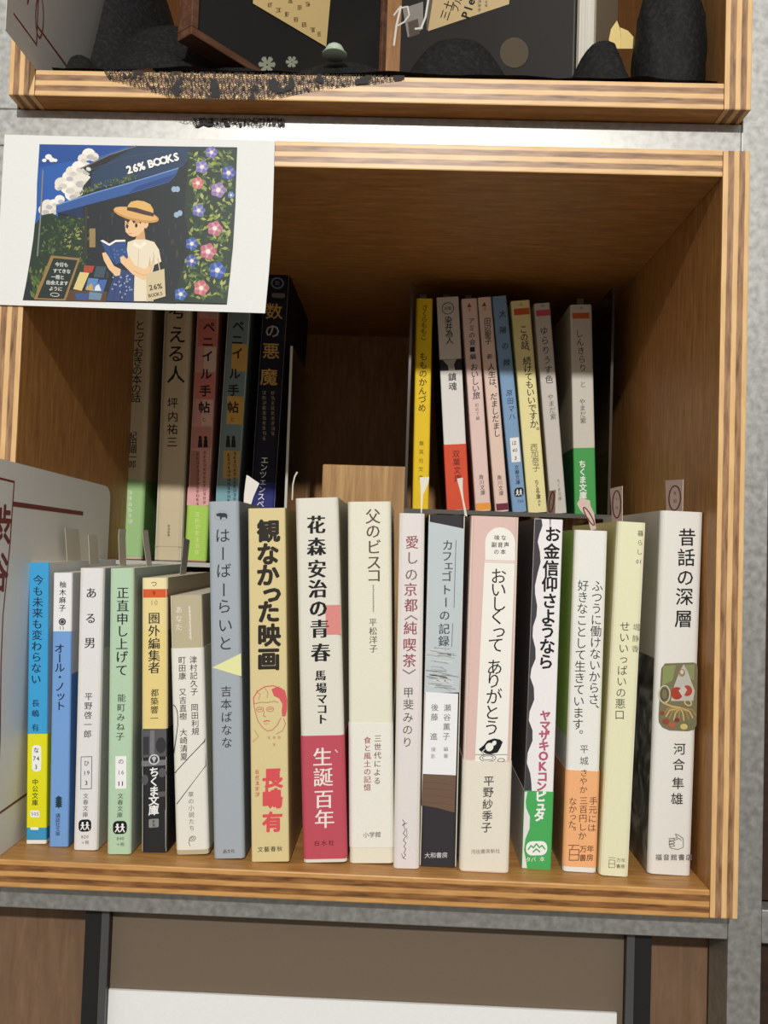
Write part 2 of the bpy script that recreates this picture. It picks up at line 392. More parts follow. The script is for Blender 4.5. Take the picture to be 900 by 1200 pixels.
riser('clear acrylic riser under the five tall books at back left', 16.5, 135.5, ZL, 150, 290, [('side_plate', 132.4, 318)], ACRYL_LIT)

# wooden block standing between the two risers
mb = MB()
bx = [at_y(*q, 178) for q in [(378, 544), (477, 547)]]
PINE = wood('light_wood', (150, 112, 70), (205, 165, 112), (3, 46, 46), 0.55)
mb.box(0, bx[0].z - T, 0, 40, 0, bx[1].x - bx[0].x, PINE)
o = mb.build('wooden_block', None, 1.2); o.rotation_euler = (0, -math.pi / 2, 0); o.location = Vector((bx[1].x, 178, T + 0.2)) * S
tag(o, 'light brown wooden block between the two back rows of books', 'block')

# ------------------------------------------------------------------ books
PAGES = page_mat((236, 228, 206)); BOOKS = []
def shell(mb, w, d, r, z0, z1, m_spine, m_left, m_right, th=0.45, grow=0.0, dfrac=1.0):
    """jacket or band: spine with rounded corners and two flat sides, wrapped round the page block"""
    hw = w / 2 + grow; y0 = -grow; d1 = d * dfrac; n = 5
    out = [(-hw, d1)]
    out += [(-hw + r - r * math.cos(a), y0 + r - r * math.sin(a)) for a in [math.pi / 2 * k / n for k in range(n + 1)]]
    out += [(hw - r + r * math.sin(a), y0 + r - r * math.cos(a)) for a in [math.pi / 2 * k / n for k in range(n + 1)]]
    out += [(hw, d1)]
    ri = max(r - th, 0.05); hi = hw - th; yi = y0 + th
    inn = [(-hi, d1)]
    inn += [(-hi + ri - ri * math.cos(a), yi + ri - ri * math.sin(a)) for a in [math.pi / 2 * k / n for k in range(n + 1)]]
    inn += [(hi - ri + ri * math.sin(a), yi + ri - ri * math.cos(a)) for a in [math.pi / 2 * k / n for k in range(n + 1)]]
    inn += [(hi, d1)]
    N = len(out)
    for i in range(N - 1):
        m = m_left if i == 0 else (m_right if i == N - 2 else m_spine)
        (xa, ya), (xb, yb) = out[i], out[i + 1]; (xc, yc), (xd, yd) = inn[i], inn[i + 1]
        sm = 0 < i < N - 2 and i != n + 1
        mb.add([(xa, ya, z0), (xb, yb, z0), (xb, yb, z1), (xa, ya, z1)], [(0, 1, 2, 3)], m, False)
        mb.add([(xc, yc, z0), (xd, yd, z0), (xd, yd, z1), (xc, yc, z1)], [(3, 2, 1, 0)], m, False)
        mb.add([(xa, ya, z1), (xb, yb, z1), (xd, yd, z1), (xc, yc, z1)], [(0, 1, 2, 3)], m)
        mb.add([(xa, ya, z0), (xb, yb, z0), (xd, yd, z0), (xc, yc, z0)], [(3, 2, 1, 0)], m)
    for k in (0, N - 1):
        (xa, ya), (xc, yc) = out[k], inn[k]
        mb.add([(xa, ya, z0), (xc, yc, z0), (xc, yc, z1), (xa, ya, z1)], [(0, 1, 2, 3)], m_left)

class Book:
    def __init__(s, label, quad, floor, depth, cover, y=None, left=None, right=None, bands=(), r=1.6, kind='paperback', yaw=0.0, group=None, tint=PAGES, trim=0.0):
        tl, tr, br, bl = quad
        if y is None: y = at_z((bl[0] + br[0]) / 2, (bl[1] + br[1]) / 2, floor).y
        B0, B1, A0, A1 = at_y(*bl, y), at_y(*br, y), at_y(*tl, y), at_y(*tr, y)
        s.w = ((B1 - B0).length + (A1 - A0).length) / 2 - trim
        base = (B0 + B1) / 2; top = (A0 + A1) / 2; v = Vector((top.x - base.x, 0, top.z - floor))
        s.h = v.length; lean = math.atan2(v.x, v.z)
        lift = abs(math.sin(lean)) * s.w / 2
        s.base = Vector((base.x, y, floor + lift + 0.2)); s.lean = lean; s.depth = depth; s.quad = quad
        s.root = empty(kind + '_book', s.base, (0, lean, yaw)); tag(s.root, label, 'book', group)
        s.cov = MB(); th = 0.45 if kind == 'paperback' else 2.2
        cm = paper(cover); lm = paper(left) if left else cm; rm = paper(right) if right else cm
        s.th, s.r = th, r
        # jacket built in height bands: (y pixel on the photo where a band starts, colour[, left, right])
        cuts = [(tl[1], cm, lm, rm)] + [(b[0], paper(b[1]), paper(b[2] if len(b) > 2 and b[2] else b[1]), paper(b[3] if len(b) > 3 and b[3] else b[1])) for b in bands]
        for k, (yy, a, b, c) in enumerate(cuts):
            z1 = s.h if k == 0 else s.z(yy); z0 = s.z(cuts[k + 1][0]) if k + 1 < len(cuts) else 0.0
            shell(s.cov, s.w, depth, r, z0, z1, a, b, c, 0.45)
        s.f = Face(s.cov, s.map, (0, -1, 0))
        s.obi_mb = None; s.kind = kind; s.tint = tint
    def z(s, ypix):
        tl, tr, br, bl = s.quad; t = (tl[1] + tr[1]) / 2; b = (bl[1] + br[1]) / 2
        return s.h * (b - ypix) / (b - t)
    def map(s, x, y):
        tl, tr, br, bl = s.quad
        v = 0.5
        for _ in range(6):                   # inverse bilinear
            lx, rx_ = tl[0] + (bl[0] - tl[0]) * v, tr[0] + (br[0] - tr[0]) * v
            ly, ry = tl[1] + (bl[1] - tl[1]) * v, tr[1] + (br[1] - tr[1]) * v
            u = (x - lx) / (rx_ - lx); yl = ly + (ry - ly) * u
            t = tl[1] + (tr[1] - tl[1]) * u; b = bl[1] + (br[1] - bl[1]) * u
            v = (y - t) / (b - t)
        u = min(max(u, 0.0), 1.0); v = min(max(v, 0.0), 1.0)
        return Vector(((u - 0.5) * s.w, 0.0, (1 - v) * s.h))
    def obi(s, y0, c, y1=None, left=None, right=None, y1c=None):
        """paper band wrapped round the lower part of the book"""
        s.obi_mb = MB(); m = paper(c)
        z0 = 0.3 if y1 is None else s.z(y1)
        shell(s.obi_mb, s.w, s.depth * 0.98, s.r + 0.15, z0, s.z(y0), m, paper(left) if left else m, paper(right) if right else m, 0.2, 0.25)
        s.g = Face(s.obi_mb, lambda x, y: s.map(x, y) + Vector((0, -0.25, 0)), (0, -1, 0))
        return s.g
    def done(s):
        s.cov.build('cover', s.root)
        if s.obi_mb: s.obi_mb.build('obi_band', s.root)
        mb = MB(); gi = 0.5; zi = 0.25 if s.kind == 'paperback' else 2.0
        if s.kind != 'paperback':
            for sx in (-1, 1):
                a, b = sorted((sx * (s.w / 2 - 0.5), sx * (s.w / 2 - 2.4)))
                hb = MB(); hb.box(a, b, 1.2, s.depth - 0.2, 0.1, s.h - 0.1, mat((205, 200, 188))); hb.build('board', s.root)
            gi = 2.5
        mb.box(-s.w / 2 + gi, s.w / 2 - gi, 0.6, s.depth - (1 if s.kind == 'paperback' else 3), zi, s.h - zi, s.tint)
        mb.build('page_block', s.root)
        s.top = Vector((s.base.x + math.sin(s.lean) * s.h, s.base.y, s.base.z + math.cos(s.lean) * s.h)); BOOKS.append(s)
        return s.root
INK = mat((38, 38, 42)); GREY = mat((110, 108, 106)); WHITE = mat((240, 240, 238)); BLACK = mat((24, 24, 26)); SOFT = mat((150, 146, 140))
FG = 'books in the front row'; LG = 'tall books on the left riser'; RG = 'small paperbacks on the right riser'

# ================================================================== front row, left to right
# -- bright blue pocket book
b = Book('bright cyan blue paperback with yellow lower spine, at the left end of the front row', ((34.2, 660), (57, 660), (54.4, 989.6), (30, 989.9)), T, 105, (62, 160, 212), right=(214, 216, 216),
         bands=[(862, (226, 222, 30), (226, 222, 30), (226, 222, 30)), (971, (62, 150, 196)), (985.4, (236, 232, 222))], group=FG, r=0.9)
f = b.f; NAVY = mat((28, 48, 82))
f.text('今も未来も変わらない', 44.8, 681, 42.2, 798, 12.6, NAVY, 'mi')
f.text('長嶋', 41.8, 826, 41.6, 838, 9, NAVY, 'mi'); f.char('有', 41.4, 854.6, 9, NAVY, 'mi')
f.rrect(37.4, 875, 48.4, 906, 4.5, WHITE); f.layer()
f.char('な', 42.6, 881, 7, INK, 'm'); f.row('74', 42.4, 890.6, 7, INK, 'm'); f.row('3', 42.2, 900.5, 7, INK, 'm')
f.text('中公文庫', 41.3, 918, 41, 942, 7.6, mat((70, 72, 30)), 'm')
f.rrect(35.2, 951, 46.6, 959, 1.6, WHITE); f.layer(); f.row('505', 40.9, 955, 5.6, GREY)
f.rrect(35.4, 970.5, 45.5, 973.6, 1.5, WHITE)
b.done()
# -- light blue pocket book
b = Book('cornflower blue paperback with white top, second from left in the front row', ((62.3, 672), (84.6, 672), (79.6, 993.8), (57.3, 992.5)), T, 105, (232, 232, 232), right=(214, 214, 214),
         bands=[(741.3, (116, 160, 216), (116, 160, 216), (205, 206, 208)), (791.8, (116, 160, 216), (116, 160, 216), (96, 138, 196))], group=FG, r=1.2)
f = b.f
f.text('柚木麻子', 73.7, 686, 73.0, 713.8, 8.3, INK, 'm')
f.ell(73, 730, 4.2, 4.2, mat((54, 58, 66))); f.layer(); f.ring(73, 730, 2.4, 2.4, 0.7, mat((190, 192, 196))); f.row('11', 72.4, 737.4, 6, INK)
f.text('オール・ノット', 69.6, 761.5, 70.8, 829, 12.4, mat((30, 42, 66)), 'mi')
TREE = mat((34, 58, 66))
for k in range(5): f.poly([(64.4 - 0.1 + k * 0.0, 937 + k * 2.4), (68.9, 933.8 + k * 2.2), (73.4, 937 + k * 2.4), (68.9, 938.2 + k * 2.3)], TREE); f.layer(k % 2)
f.rect(68.3, 934, 69.5, 948.5, TREE); f.text('講談社文庫', 67.9, 957, 67.6, 978, 5.6, mat((44, 62, 90)))
b.done()
def fox_seal(f, x, y, r):
    f.rrect(x - r, y - r * 0.95, x + r, y + r * 0.95, r * 0.6, BLACK); f.layer()
    for dx in (-0.35, 0.38):
        f.ell(x + dx * r, y - 0.42 * r, r * 0.17, r * 0.17, WHITE); f.line([(x + dx * r, y - 0.3 * r), (x + dx * r, y + 0.2 * r)], r * 0.26, WHITE)
        f.line([(x + dx * r - r * 0.3, y + 0.6 * r), (x + dx * r, y + 0.15 * r), (x + dx * r + r * 0.25, y + 0.65 * r)], r * 0.16, WHITE)
        f.line([(x + dx * r - r * 0.28, y - 0.1 * r), (x + dx * r + r * 0.28, y - 0.02 * r)], r * 0.14, WHITE)
# -- white pocket book
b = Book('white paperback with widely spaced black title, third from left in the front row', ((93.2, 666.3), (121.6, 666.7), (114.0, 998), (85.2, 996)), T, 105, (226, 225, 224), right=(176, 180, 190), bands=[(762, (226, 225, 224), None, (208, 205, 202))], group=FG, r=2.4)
f = b.f
for ch, x, y in (('あ', 107, 696), ('る', 106.2, 726), ('男', 105.3, 755)): f.char(ch, x, y, 13.6, INK, 'mi')
f.text('平野啓一郎', 103.8, 818, 102.7, 862, 9.6, mat((84, 82, 82)), 'mi')
f.line([(95, 888.5), (107.6, 888.5), (107.2, 925.9), (94.6, 925.9)], 0.8, GREY, True)
f.char('ひ', 101.4, 896, 7, INK); f.row('19', 101.3, 907.4, 7, INK); f.row('3', 101.1, 919, 7, INK, 'm')
f.text('文春文庫', 100.5, 934.2, 100, 955.6, 6.6, GREY, 'mi'); fox_seal(f, 99.5, 968.5, 7.4)
f.row('820', 99.4, 981.5, 5.2, GREY); f.row('＋税', 99.6, 988.2, 4.8, GREY); b.done()
# -- pale green pocket book
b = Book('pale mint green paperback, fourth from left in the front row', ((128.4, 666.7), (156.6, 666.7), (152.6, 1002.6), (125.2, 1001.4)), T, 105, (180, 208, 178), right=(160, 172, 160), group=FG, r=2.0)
f = b.f
for ch, x, y in zip('正直申し上げて', (143.9, 143.9, 143.4, 143.4, 142.8, 142.8, 142.6), (696, 711.5, 727, 741.5, 756.4, 771.6, 787.4)): f.char(ch, x, y, 15, INK, 'mi')
f.text('能町みね子', 142.5, 820, 140.7, 865, 10, mat((74, 86, 76)), 'mi')
f.rrect(135.2, 888, 148, 926, 1.2, WHITE); f.layer()
f.char('の', 141.8, 894.4, 7, INK); f.row('16', 141.6, 907, 7, GREY); f.row('11', 141.4, 920, 7, INK, 'b')
f.text('文春文庫', 141.2, 934.5, 140.4, 956.5, 6.8, mat((84, 96, 84)), 'mi'); fox_seal(f, 140.5, 971, 8)
f.row('840', 141, 983.8, 5.2, GREY); f.row('＋税', 140.8, 990.6, 4.8, GREY); b.done()
# -- cream and black pocket book
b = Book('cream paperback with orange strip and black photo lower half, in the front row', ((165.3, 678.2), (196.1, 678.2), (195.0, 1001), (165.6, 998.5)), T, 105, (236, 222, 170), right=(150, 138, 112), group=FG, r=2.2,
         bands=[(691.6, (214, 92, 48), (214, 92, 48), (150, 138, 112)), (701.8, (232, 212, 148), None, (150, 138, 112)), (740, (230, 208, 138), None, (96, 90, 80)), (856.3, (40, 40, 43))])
f = b.f; DG = mat((88, 88, 92)); MG = mat((120, 120, 124)); DK = mat((54, 54, 58))
f.char('つ', 180.4, 685.3, 8, INK); f.row('9', 180.4, 696.6, 7, mat((120, 40, 24)), 'm'); f.row('10', 180.4, 707.6, 8.5, mat((160, 146, 110)), 'l')
for ch, y in zip('圏外編集者', (726, 741, 756, 770.5, 784.5)): f.char(ch, 180.6, y, 14.6, INK, 'mi')
f.text('都築響一', 181.3, 814, 180.8, 844, 9.6, mat((84, 74, 44)), 'mi')
f.poly([(165.8, 857), (195, 857), (195, 889), (166, 889)], DG); f.layer()
f.rect(168, 865, 174.5, 886, DK); f.ell(188.5, 876, 6, 9.5, DK); f.rect(176, 858, 181, 886, MG); f.rect(166, 893, 194, 899.5, MG); f.rect(184, 930, 194, 936, DG); f.ell(170, 915, 4, 6, DG); f.ell(190, 908, 4.5, 5.5, DG)
f.line([(193.3, 952), (193.6, 996)], 0.9, MG); f.layer()  # glossy highlight painted along the right edge of the spine
f.ell(180.6, 892, 6.2, 6.2, mat((206, 206, 206))); f.layer(); f.ell(180.6, 892, 4.6, 4.6, DK); f.layer(); f.poly([(177.8, 890), (180.6, 888), (183.4, 890), (180.6, 896)], mat((190, 190, 190)))
f.text('ちくま文庫', 180.8, 906.5, 180.2, 951, 12.2, WHITE, 'b')
f.rrect(174.6, 961, 186, 971, 1.5, mat((138, 138, 138))); f.layer(); f.scrawl(180.4, 964, 969, 4, DK, 3); b.done()
# -- beige slim book with white band
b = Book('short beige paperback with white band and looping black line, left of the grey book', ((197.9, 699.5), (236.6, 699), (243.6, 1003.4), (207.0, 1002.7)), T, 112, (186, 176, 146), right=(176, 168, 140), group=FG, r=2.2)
f = b.f; CW = mat((226, 222, 206))
for ch, y in zip('あなた', (716.4, 726.8, 737)): f.char(ch, 209.3, y, 8.6, CW, 'm')
f.scrawl(222.6, 714, 752, 4.2, CW, 7); f.line([(221.8, 712), (224.2, 752)], 0.9, CW)
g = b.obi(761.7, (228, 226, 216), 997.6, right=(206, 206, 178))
g.text('津村記久子　岡田利規', 226.7, 775.8, 229, 860, 9.2, INK, 'r'); g.text('町田康　又吉直樹　大崎清夏', 213.3, 775.8, 215.8, 889, 9.2, INK, 'r')
g.line([(203.0, 828), (205.4, 830), (207.6, 835), (208.4, 842), (208.4, 852), (207, 864), (205, 877), (204.2, 884)], 0.9, INK)
g.line([(242.0, 868), (239.5, 872), (221.7, 890), (205.2, 907.4)], 0.9, INK); g.line([(242.0, 868), (242.2, 884), (241.2, 900.4), (207.8, 943.4)], 0.9, INK)
g.text('草の小説たち', 223.8, 933.3, 225, 972.4, 6.8, mat((120, 112, 100)), 'r')
g.ring(225.8, 984.5, 3.6, 2.6, 0.7, GREY, -20); g.line([(222.2, 984), (221.6, 989), (223, 993)], 0.7, GREY); g.ring(225.6, 984, 1.6, 1.2, 0.6, GREY); b.done()
# -- grey hardcover
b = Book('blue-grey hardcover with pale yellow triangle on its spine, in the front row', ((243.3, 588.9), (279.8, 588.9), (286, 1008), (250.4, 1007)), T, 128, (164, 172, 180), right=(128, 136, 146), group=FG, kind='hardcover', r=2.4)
f = b.f; DGY = mat((52, 54, 60))
f.ring(260, 606, 8.4, 5.6, 0.5, mat((150, 156, 162))); f.poly([(253, 604), (257, 602.6), (264, 603), (266.6, 605), (266.4, 608.6), (265.2, 610), (264, 607.8), (260, 608), (259.4, 610.6), (257.8, 610.4), (257.4, 607), (254, 606.6)], DGY)
for ch, x, y in zip('はーばーらいと', (260.6, 261, 262, 262, 262.8, 263.9, 263.9), (629.7, 651, 671.4, 694, 713.6, 736, 757)): f.char(ch, x, y, 18.5, DGY, 'r')
f.poly([(248.6, 785), (283.6, 769.5), (283.8, 796.5)], mat((228, 228, 168)))
for ch, x, y in zip('吉本ばなな', (265, 265, 265.4, 265.6, 265.8), (813.5, 828.5, 843.5, 858.5, 873.3)): f.char(ch, x, y, 13.4, DGY, 'r')
f.row('晶文社', 268.2, 999.2, 4.6, DGY); b.done()
# -- tan book with drawn face
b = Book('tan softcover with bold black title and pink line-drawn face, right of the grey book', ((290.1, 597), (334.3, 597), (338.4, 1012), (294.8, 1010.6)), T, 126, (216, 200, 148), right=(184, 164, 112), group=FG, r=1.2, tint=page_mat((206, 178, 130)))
f = b.f; PK = mat((214, 92, 96)); PL = mat((200, 126, 106)); TN = mat((216, 200, 148))
for ch, x, y in zip('観なかった映画', (314.8, 313.8, 313.8, 317, 314.7, 315.2, 314.8), (624.4, 651.6, 676.6, 698.5, 720, 747.6, 775.6)): f.char(ch, x, y, 27.5, mat((44, 38, 32)), 'k')
# hair, outline of face, features
f.poly([(318, 811), (326, 808), (334, 813), (337.6, 824), (336, 836), (334.6, 843), (330.6, 843.5), (330, 836), (331, 829), (327, 822), (321, 819)], PK)
f.line([(297.5, 828), (297.2, 820), (302, 813), (310, 808), (320, 807), (330, 811)], 1.16, PK)
f.line([(297.5, 828), (299.4, 838), (302.4, 848), (308, 856), (313, 859.6), (319, 859), (325, 853), (329, 845)], 1.01, PL)
f.line([(298, 827.5), (306, 826), (314, 826.5), (322, 825), (326, 827)], 0.87, PL)
for x in (304.5, 316.5): f.ring(x, 834.4, 4.2, 2.8, 0.8, PL); f.line([(x - 2.4, 834.4), (x + 2.4, 834)], 1.16, PL)
f.line([(309.6, 836), (308.8, 842), (311.4, 843)], 0.87, PL); f.line([(309, 848.6), (312.6, 847.6), (316, 848.4)], 1.30, PK); f.line([(309.6, 851.4), (314.6, 851.2)], 0.72, PL)
f.line([(300, 812), (305, 817), (303, 823)], 0.72, PL); f.line([(310, 809), (314, 815), (313, 821)], 0.72, PL); f.line([(332, 846), (334.5, 852), (331, 860), (324, 863.5)], 0.87, PL); f.line([(298, 858), (303, 866), (296, 872)], 0.72, PL)
f.scrawl(315, 867.6, 869, 4, PL, 2); f.scrawl(321, 867.6, 869, 4, PL, 4); f.scrawl(327, 867.6, 869, 4, PL, 5); f.scrawl(321, 876, 877, 4, PL, 6)
for ch, y in zip('長嶋有', (915, 938.4, 965.6)): f.char(ch, 319.2, y, 24, mat((216, 84, 88)), 'k')
f.scrawl(301.5, 907, 937, 6.2, mat((196, 104, 92)), 11)
f.row('文藝春秋', 316.4, 996.8, 6.6, mat((86, 76, 52)), 'm', 7.4); b.done()
# -- off-white hardcover with crimson band
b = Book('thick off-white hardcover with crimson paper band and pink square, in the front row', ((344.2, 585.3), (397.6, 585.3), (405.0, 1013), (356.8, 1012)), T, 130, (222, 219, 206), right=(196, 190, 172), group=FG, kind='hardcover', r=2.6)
f = b.f
f.poly([(381.4, 713), (399.6, 713), (400.2, 748), (382, 748)], mat((218, 138, 132))); f.layer()
for ch, x, y in zip('花森安治の青春', (370.4, 370.8, 371.4, 372.3, 373, 374.6, 375.8), (617.4, 643.4, 669.8, 693.4, 716.4, 740.6, 768.6)): f.char(ch, x, y, 23, BLACK, 'mb')
for ch, x, y in zip('馬場マコト', (375.6, 376.4, 377, 377.4, 377.6), (795.3, 810, 822.6, 834.6, 846.6)): f.char(ch, x, y, 13, BLACK, 'mb')
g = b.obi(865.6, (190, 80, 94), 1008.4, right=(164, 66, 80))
for ch, x, y in zip('生誕百年', (378, 378.8, 379.4, 380.3), (890.5, 914, 939.4, 962.4)): g.char(ch, x, y, 23, mat((236, 226, 220)), 'mi')
g.line([(392.6, 882.6), (395, 885.4)], 1.2, mat((236, 200, 196))); g.row('白水社', 379.8, 990, 6.6, mat((110, 34, 44)), 'm', 8)
b.done()
# -- cream book
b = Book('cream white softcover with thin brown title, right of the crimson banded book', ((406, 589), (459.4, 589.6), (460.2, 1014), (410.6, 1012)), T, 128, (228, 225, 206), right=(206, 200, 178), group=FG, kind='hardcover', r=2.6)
f = b.f; BR = mat((96, 78, 68))
for ch, x, y in zip('父のビスコ', (437.2, 437.3, 438.3, 438.3, 438.4), (607, 624.6, 643.4, 661.6, 677)): f.char(ch, x, y, 19, BR, 'mi')
f.line([(437.4, 689), (437.6, 719)], 0.5, SOFT); f.scrawl(437.6, 689, 720, 2.4, GREY, 5)
f.text('平松洋子', 437, 732.5, 437.6, 763.5, 10, mat((112, 100, 92)), 'mi')
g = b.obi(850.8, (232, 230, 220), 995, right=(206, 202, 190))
g.text('三世代による', 442.6, 868.6, 441.8, 917.8, 8.8, mat((122, 92, 88)), 'mi'); g.text('食と風土の記憶', 430.6, 870.4, 430.6, 925, 8.6, mat((160, 84, 88)), 'mi')
g.row('小学館', 436, 980, 6.8, mat((120, 108, 112)), 'm'); b.done()
# -- slim white book
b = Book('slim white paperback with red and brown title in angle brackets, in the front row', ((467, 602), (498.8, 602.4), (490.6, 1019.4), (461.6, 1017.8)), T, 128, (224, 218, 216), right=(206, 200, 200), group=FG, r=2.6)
f = b.f; RB = mat((146, 76, 78)); KB = mat((132, 110, 108))
for ch, x, y in zip('愛しの京都〈純喫茶〉', (482.9, 482.9, 482, 481.2, 481.6, 481.6, 480.8, 479.9, 479.6, 479.2), (636.7, 655.3, 674.9, 692.7, 711.3, 721.5, 738.5, 758, 776.5, 794)):
    f.char(ch, x, y, 16.6, KB if ch in 'しの〈〉' else RB, 'mi')
for ch, x, y in zip('甲斐みのり', (478.5, 478.5, 478, 477.6, 477.3), (814, 828, 843, 857.4, 872)): f.char(ch, x, y, 13, mat((84, 74, 72)), 'l')
SG = mat((104, 74, 70))
f.line([(472, 962), (474.5, 966), (471.5, 968.5), (476.5, 966)], 0.7, SG); f.line([(473, 968), (475, 974), (472.6, 978), (475.6, 981), (472.8, 986), (475.8, 989), (473.4, 993), (475.6, 996), (473.6, 1000), (475.4, 1003), (472.6, 1006.5)], 0.7, SG)
f.line([(476.5, 972), (477, 984)], 0.5, SG); f.line([(470.8, 1001), (472.6, 1006.5), (475.4, 1007.5)], 0.6, SG); b.done()
# -- black book with silver design
b = Book('black paperback with silver brushwork spine and white author label, in the front row', ((501.6, 603.2), (546.0, 604.7), (535.4, 1017.8), (490.8, 1015)), T, 128, (52, 49, 54), right=(60, 54, 64), group=FG, r=2.6)
f = b.f; SV = mat((190, 200, 203)); ST = [mat((150, 154, 154)), mat((212, 214, 210)), mat((168, 168, 164)), mat((128, 128, 126))]
f.poly([(502.2, 611.8), (523, 616), (544.4, 620.7), (542, 700), (539.8, 762), (538, 814), (497.4, 814), (499, 762)], SV); f.layer()
rng = random.Random(5)
for k in range(44):
    y = rng.uniform(760, 808); x = rng.uniform(499.4, 518); l = rng.uniform(10, 20); d = rng.uniform(0.5, 5)
    f.line([(x, y), (x + l * 0.5, y + d * 0.4), (min(x + l, 537.4), y + d)], rng.uniform(0.5, 1.3), ST[k % 4])
f.layer(2)
LB = mat((236, 236, 238)); f.poly([(498.6, 812.7), (536.8, 815.5), (534, 910.7), (495.6, 908.3)], LB)
f.poly([(495.6, 909), (534, 911), (532.4, 953.8), (512, 948), (493.6, 944.5)], mat((112, 88, 72))); f.layer()
for y in (918, 925, 933, 941): f.line([(496, y), (512, y + 1), (531, y + 4)], 0.5, mat((96, 74, 60)))
TT = mat((72, 80, 84))
for ch, x, y in zip('カフェゴトーの記録', (524.7, 523.8, 525, 523.2, 522.9, 522.4, 521, 520.5, 520), (640, 653, 664, 677, 692.7, 707.5, 723, 739, 753.4)): f.char(ch, x, y, 13.4, TT, 'mi')
f.line([(534.4, 634), (532, 714)], 0.6, TT); f.line([(530.5, 733), (529.3, 760)], 0.6, TT)
f.text('瀬谷薫子', 524.2, 831.8, 522.8, 865, 9, mat((96, 96, 98))); f.text('編著', 522.3, 880, 522.3, 888, 5.6, GREY)
f.text('後藤', 509.5, 831.2, 509, 842.4, 9, mat((96, 96, 98))); f.char('進', 508.3, 865, 9, mat((96, 96, 98))); f.text('撮影', 507.8, 880, 507.6, 888, 5.6, SOFT)
f.row('大和書房', 511, 1002.8, 6.8, mat((200, 200, 200)), 'm'); b.done()
# -- pink book
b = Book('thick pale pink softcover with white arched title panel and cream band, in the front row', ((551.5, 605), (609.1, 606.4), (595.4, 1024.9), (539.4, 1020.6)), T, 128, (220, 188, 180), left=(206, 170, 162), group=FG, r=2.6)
f = b.f; WP = mat((238, 236, 228)); f.layer(0)
f.poly([(568.3, 657.4)] + [(586.2 + 17.9 * math.cos(a), 637 + 18.4 * -math.sin(a)) for a in [math.pi * (1 - k / 12) for k in range(13)]] + [(603.8, 658.4)], WP)
f.poly([(567.6, 660.5), (603.6, 661.5), (593.8, 894), (556.6, 894)], WP); f.line([(567.8, 659.0), (603.6, 660.0)], 1.1, WP); f.layer()
f.row('味な', 586.4, 631, 6.6, INK, 'm', 8); f.row('副音声', 586.4, 639.4, 6.6, INK, 'm', 7.4); f.row('の本', 585.8, 647.8, 6.6, INK, 'm', 8)
for ch, x, y in zip('おいしくってありがとう', (584.2, 584, 584.2, 582.4, 583.4, 581, 579.5, 578.3, 578.8, 576.4, 576), (676.7, 692.7, 709.4, 725, 742, 758, 784, 800, 818.5, 837, 855)): f.char(ch, x, y, 20, BLACK, 'r')
# small drawing: a bent head with dark hair over a plate
f.poly([(561, 880), (567, 875), (571, 870), (579, 867.5), (586, 869), (589, 872), (586, 879), (583, 884), (575, 886), (566, 885)], BLACK); f.layer()
f.ell(573.5, 877.5, 4.6, 5, WP, 25); f.ell(579, 873, 2.4, 3, WP, 30); f.line([(568, 880), (565, 883), (570, 886)], 0.8, WP); f.layer()
f.line([(556.8, 886), (594, 886.6)], 0.5, INK); f.ring(571.5, 890.2, 9.4, 4, 0.6, INK); f.ring(571.5, 890, 6.4, 2.4, 0.5, INK); f.ring(587, 893, 4, 2, 0.6, INK)
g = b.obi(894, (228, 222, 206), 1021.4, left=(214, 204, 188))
for ch, x, y in zip('平野紗季子', (572.7, 572, 571.4, 571, 570), (917, 930, 944, 957.4, 970.7)): g.char(ch, x, y, 12.6, mat((66, 62, 60)), 'm')
g.row('河出書房新社', 568.8, 998.4, 5.6, mat((120, 108, 98)), 'r'); b.done()
# -- black / white wavy book
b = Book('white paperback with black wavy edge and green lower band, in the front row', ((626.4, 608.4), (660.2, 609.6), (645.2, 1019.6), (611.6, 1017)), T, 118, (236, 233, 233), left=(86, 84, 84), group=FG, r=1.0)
f = b.f; DW = mat((66, 64, 68))
wave = [(634.6, 609), (635.6, 617), (632, 627), (630, 636), (632.6, 648), (633.4, 660), (630, 673), (626.8, 688), (627, 698), (629.4, 712), (628.6, 724), (624.6, 736), (624, 748), (627.4, 762), (627.6, 774), (622.6, 786), (621.4, 796), (625.6, 808), (626, 822), (620.6, 836), (619.6, 846), (624, 858), (624, 870), (618.4, 884), (617.4, 896), (621.4, 908), (622.8, 920), (623, 929)]
f.poly([(626.8, 609)] + wave + [(614.2, 929)], DW)
for ch, x, y in zip('お金信仰さようなら', (647.8, 646.5, 645.5, 644.2, 644, 642.6, 642, 641.2, 639.6), (627, 647.3, 667.4, 686, 706, 724.4, 741.5, 759.6, 777.7)): f.char(ch, x, y, 19.5, BLACK, 'b')
for ch, x, y in zip('ヤマザキOKコン', (639, 638.6, 637.8, 637.2, 636.7, 636, 635.5, 634.2), (841, 852.6, 864, 876, 888, 900, 912, 923)): f.char(ch, x, y, 13 if ch not in 'OK' else 14, mat((180, 92, 116)), 'k')
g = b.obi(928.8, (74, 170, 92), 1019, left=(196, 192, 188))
GB = [(618.0, 929), (616.0, 940), (616.6, 948), (621.0, 958), (620.4, 972), (615.6, 984), (614.0, 996), (616.6, 1010), (617.6, 1018.6)]
g.poly([(614.4, 929)] + GB + [(611.8, 1018.4)], mat((226, 224, 222)))
for ch, x, y in zip('ピュタ', (633.4, 632.8, 632), (935, 946.6, 957.6)): g.char(ch, x, y, 13.4, WHITE, 'k')
g.rrect(616.4, 986.6, 641, 1003, 7, WHITE); g.layer(); g.line([(619, 996), (622, 991.6), (625, 994), (628.5, 989.6), (632, 994), (635, 991.6), (638.4, 996)], 1.6, mat((74, 170, 92))); g.line([(624.6, 999), (628.4, 995.6), (632.4, 999)], 1.6, mat((74, 170, 92)))
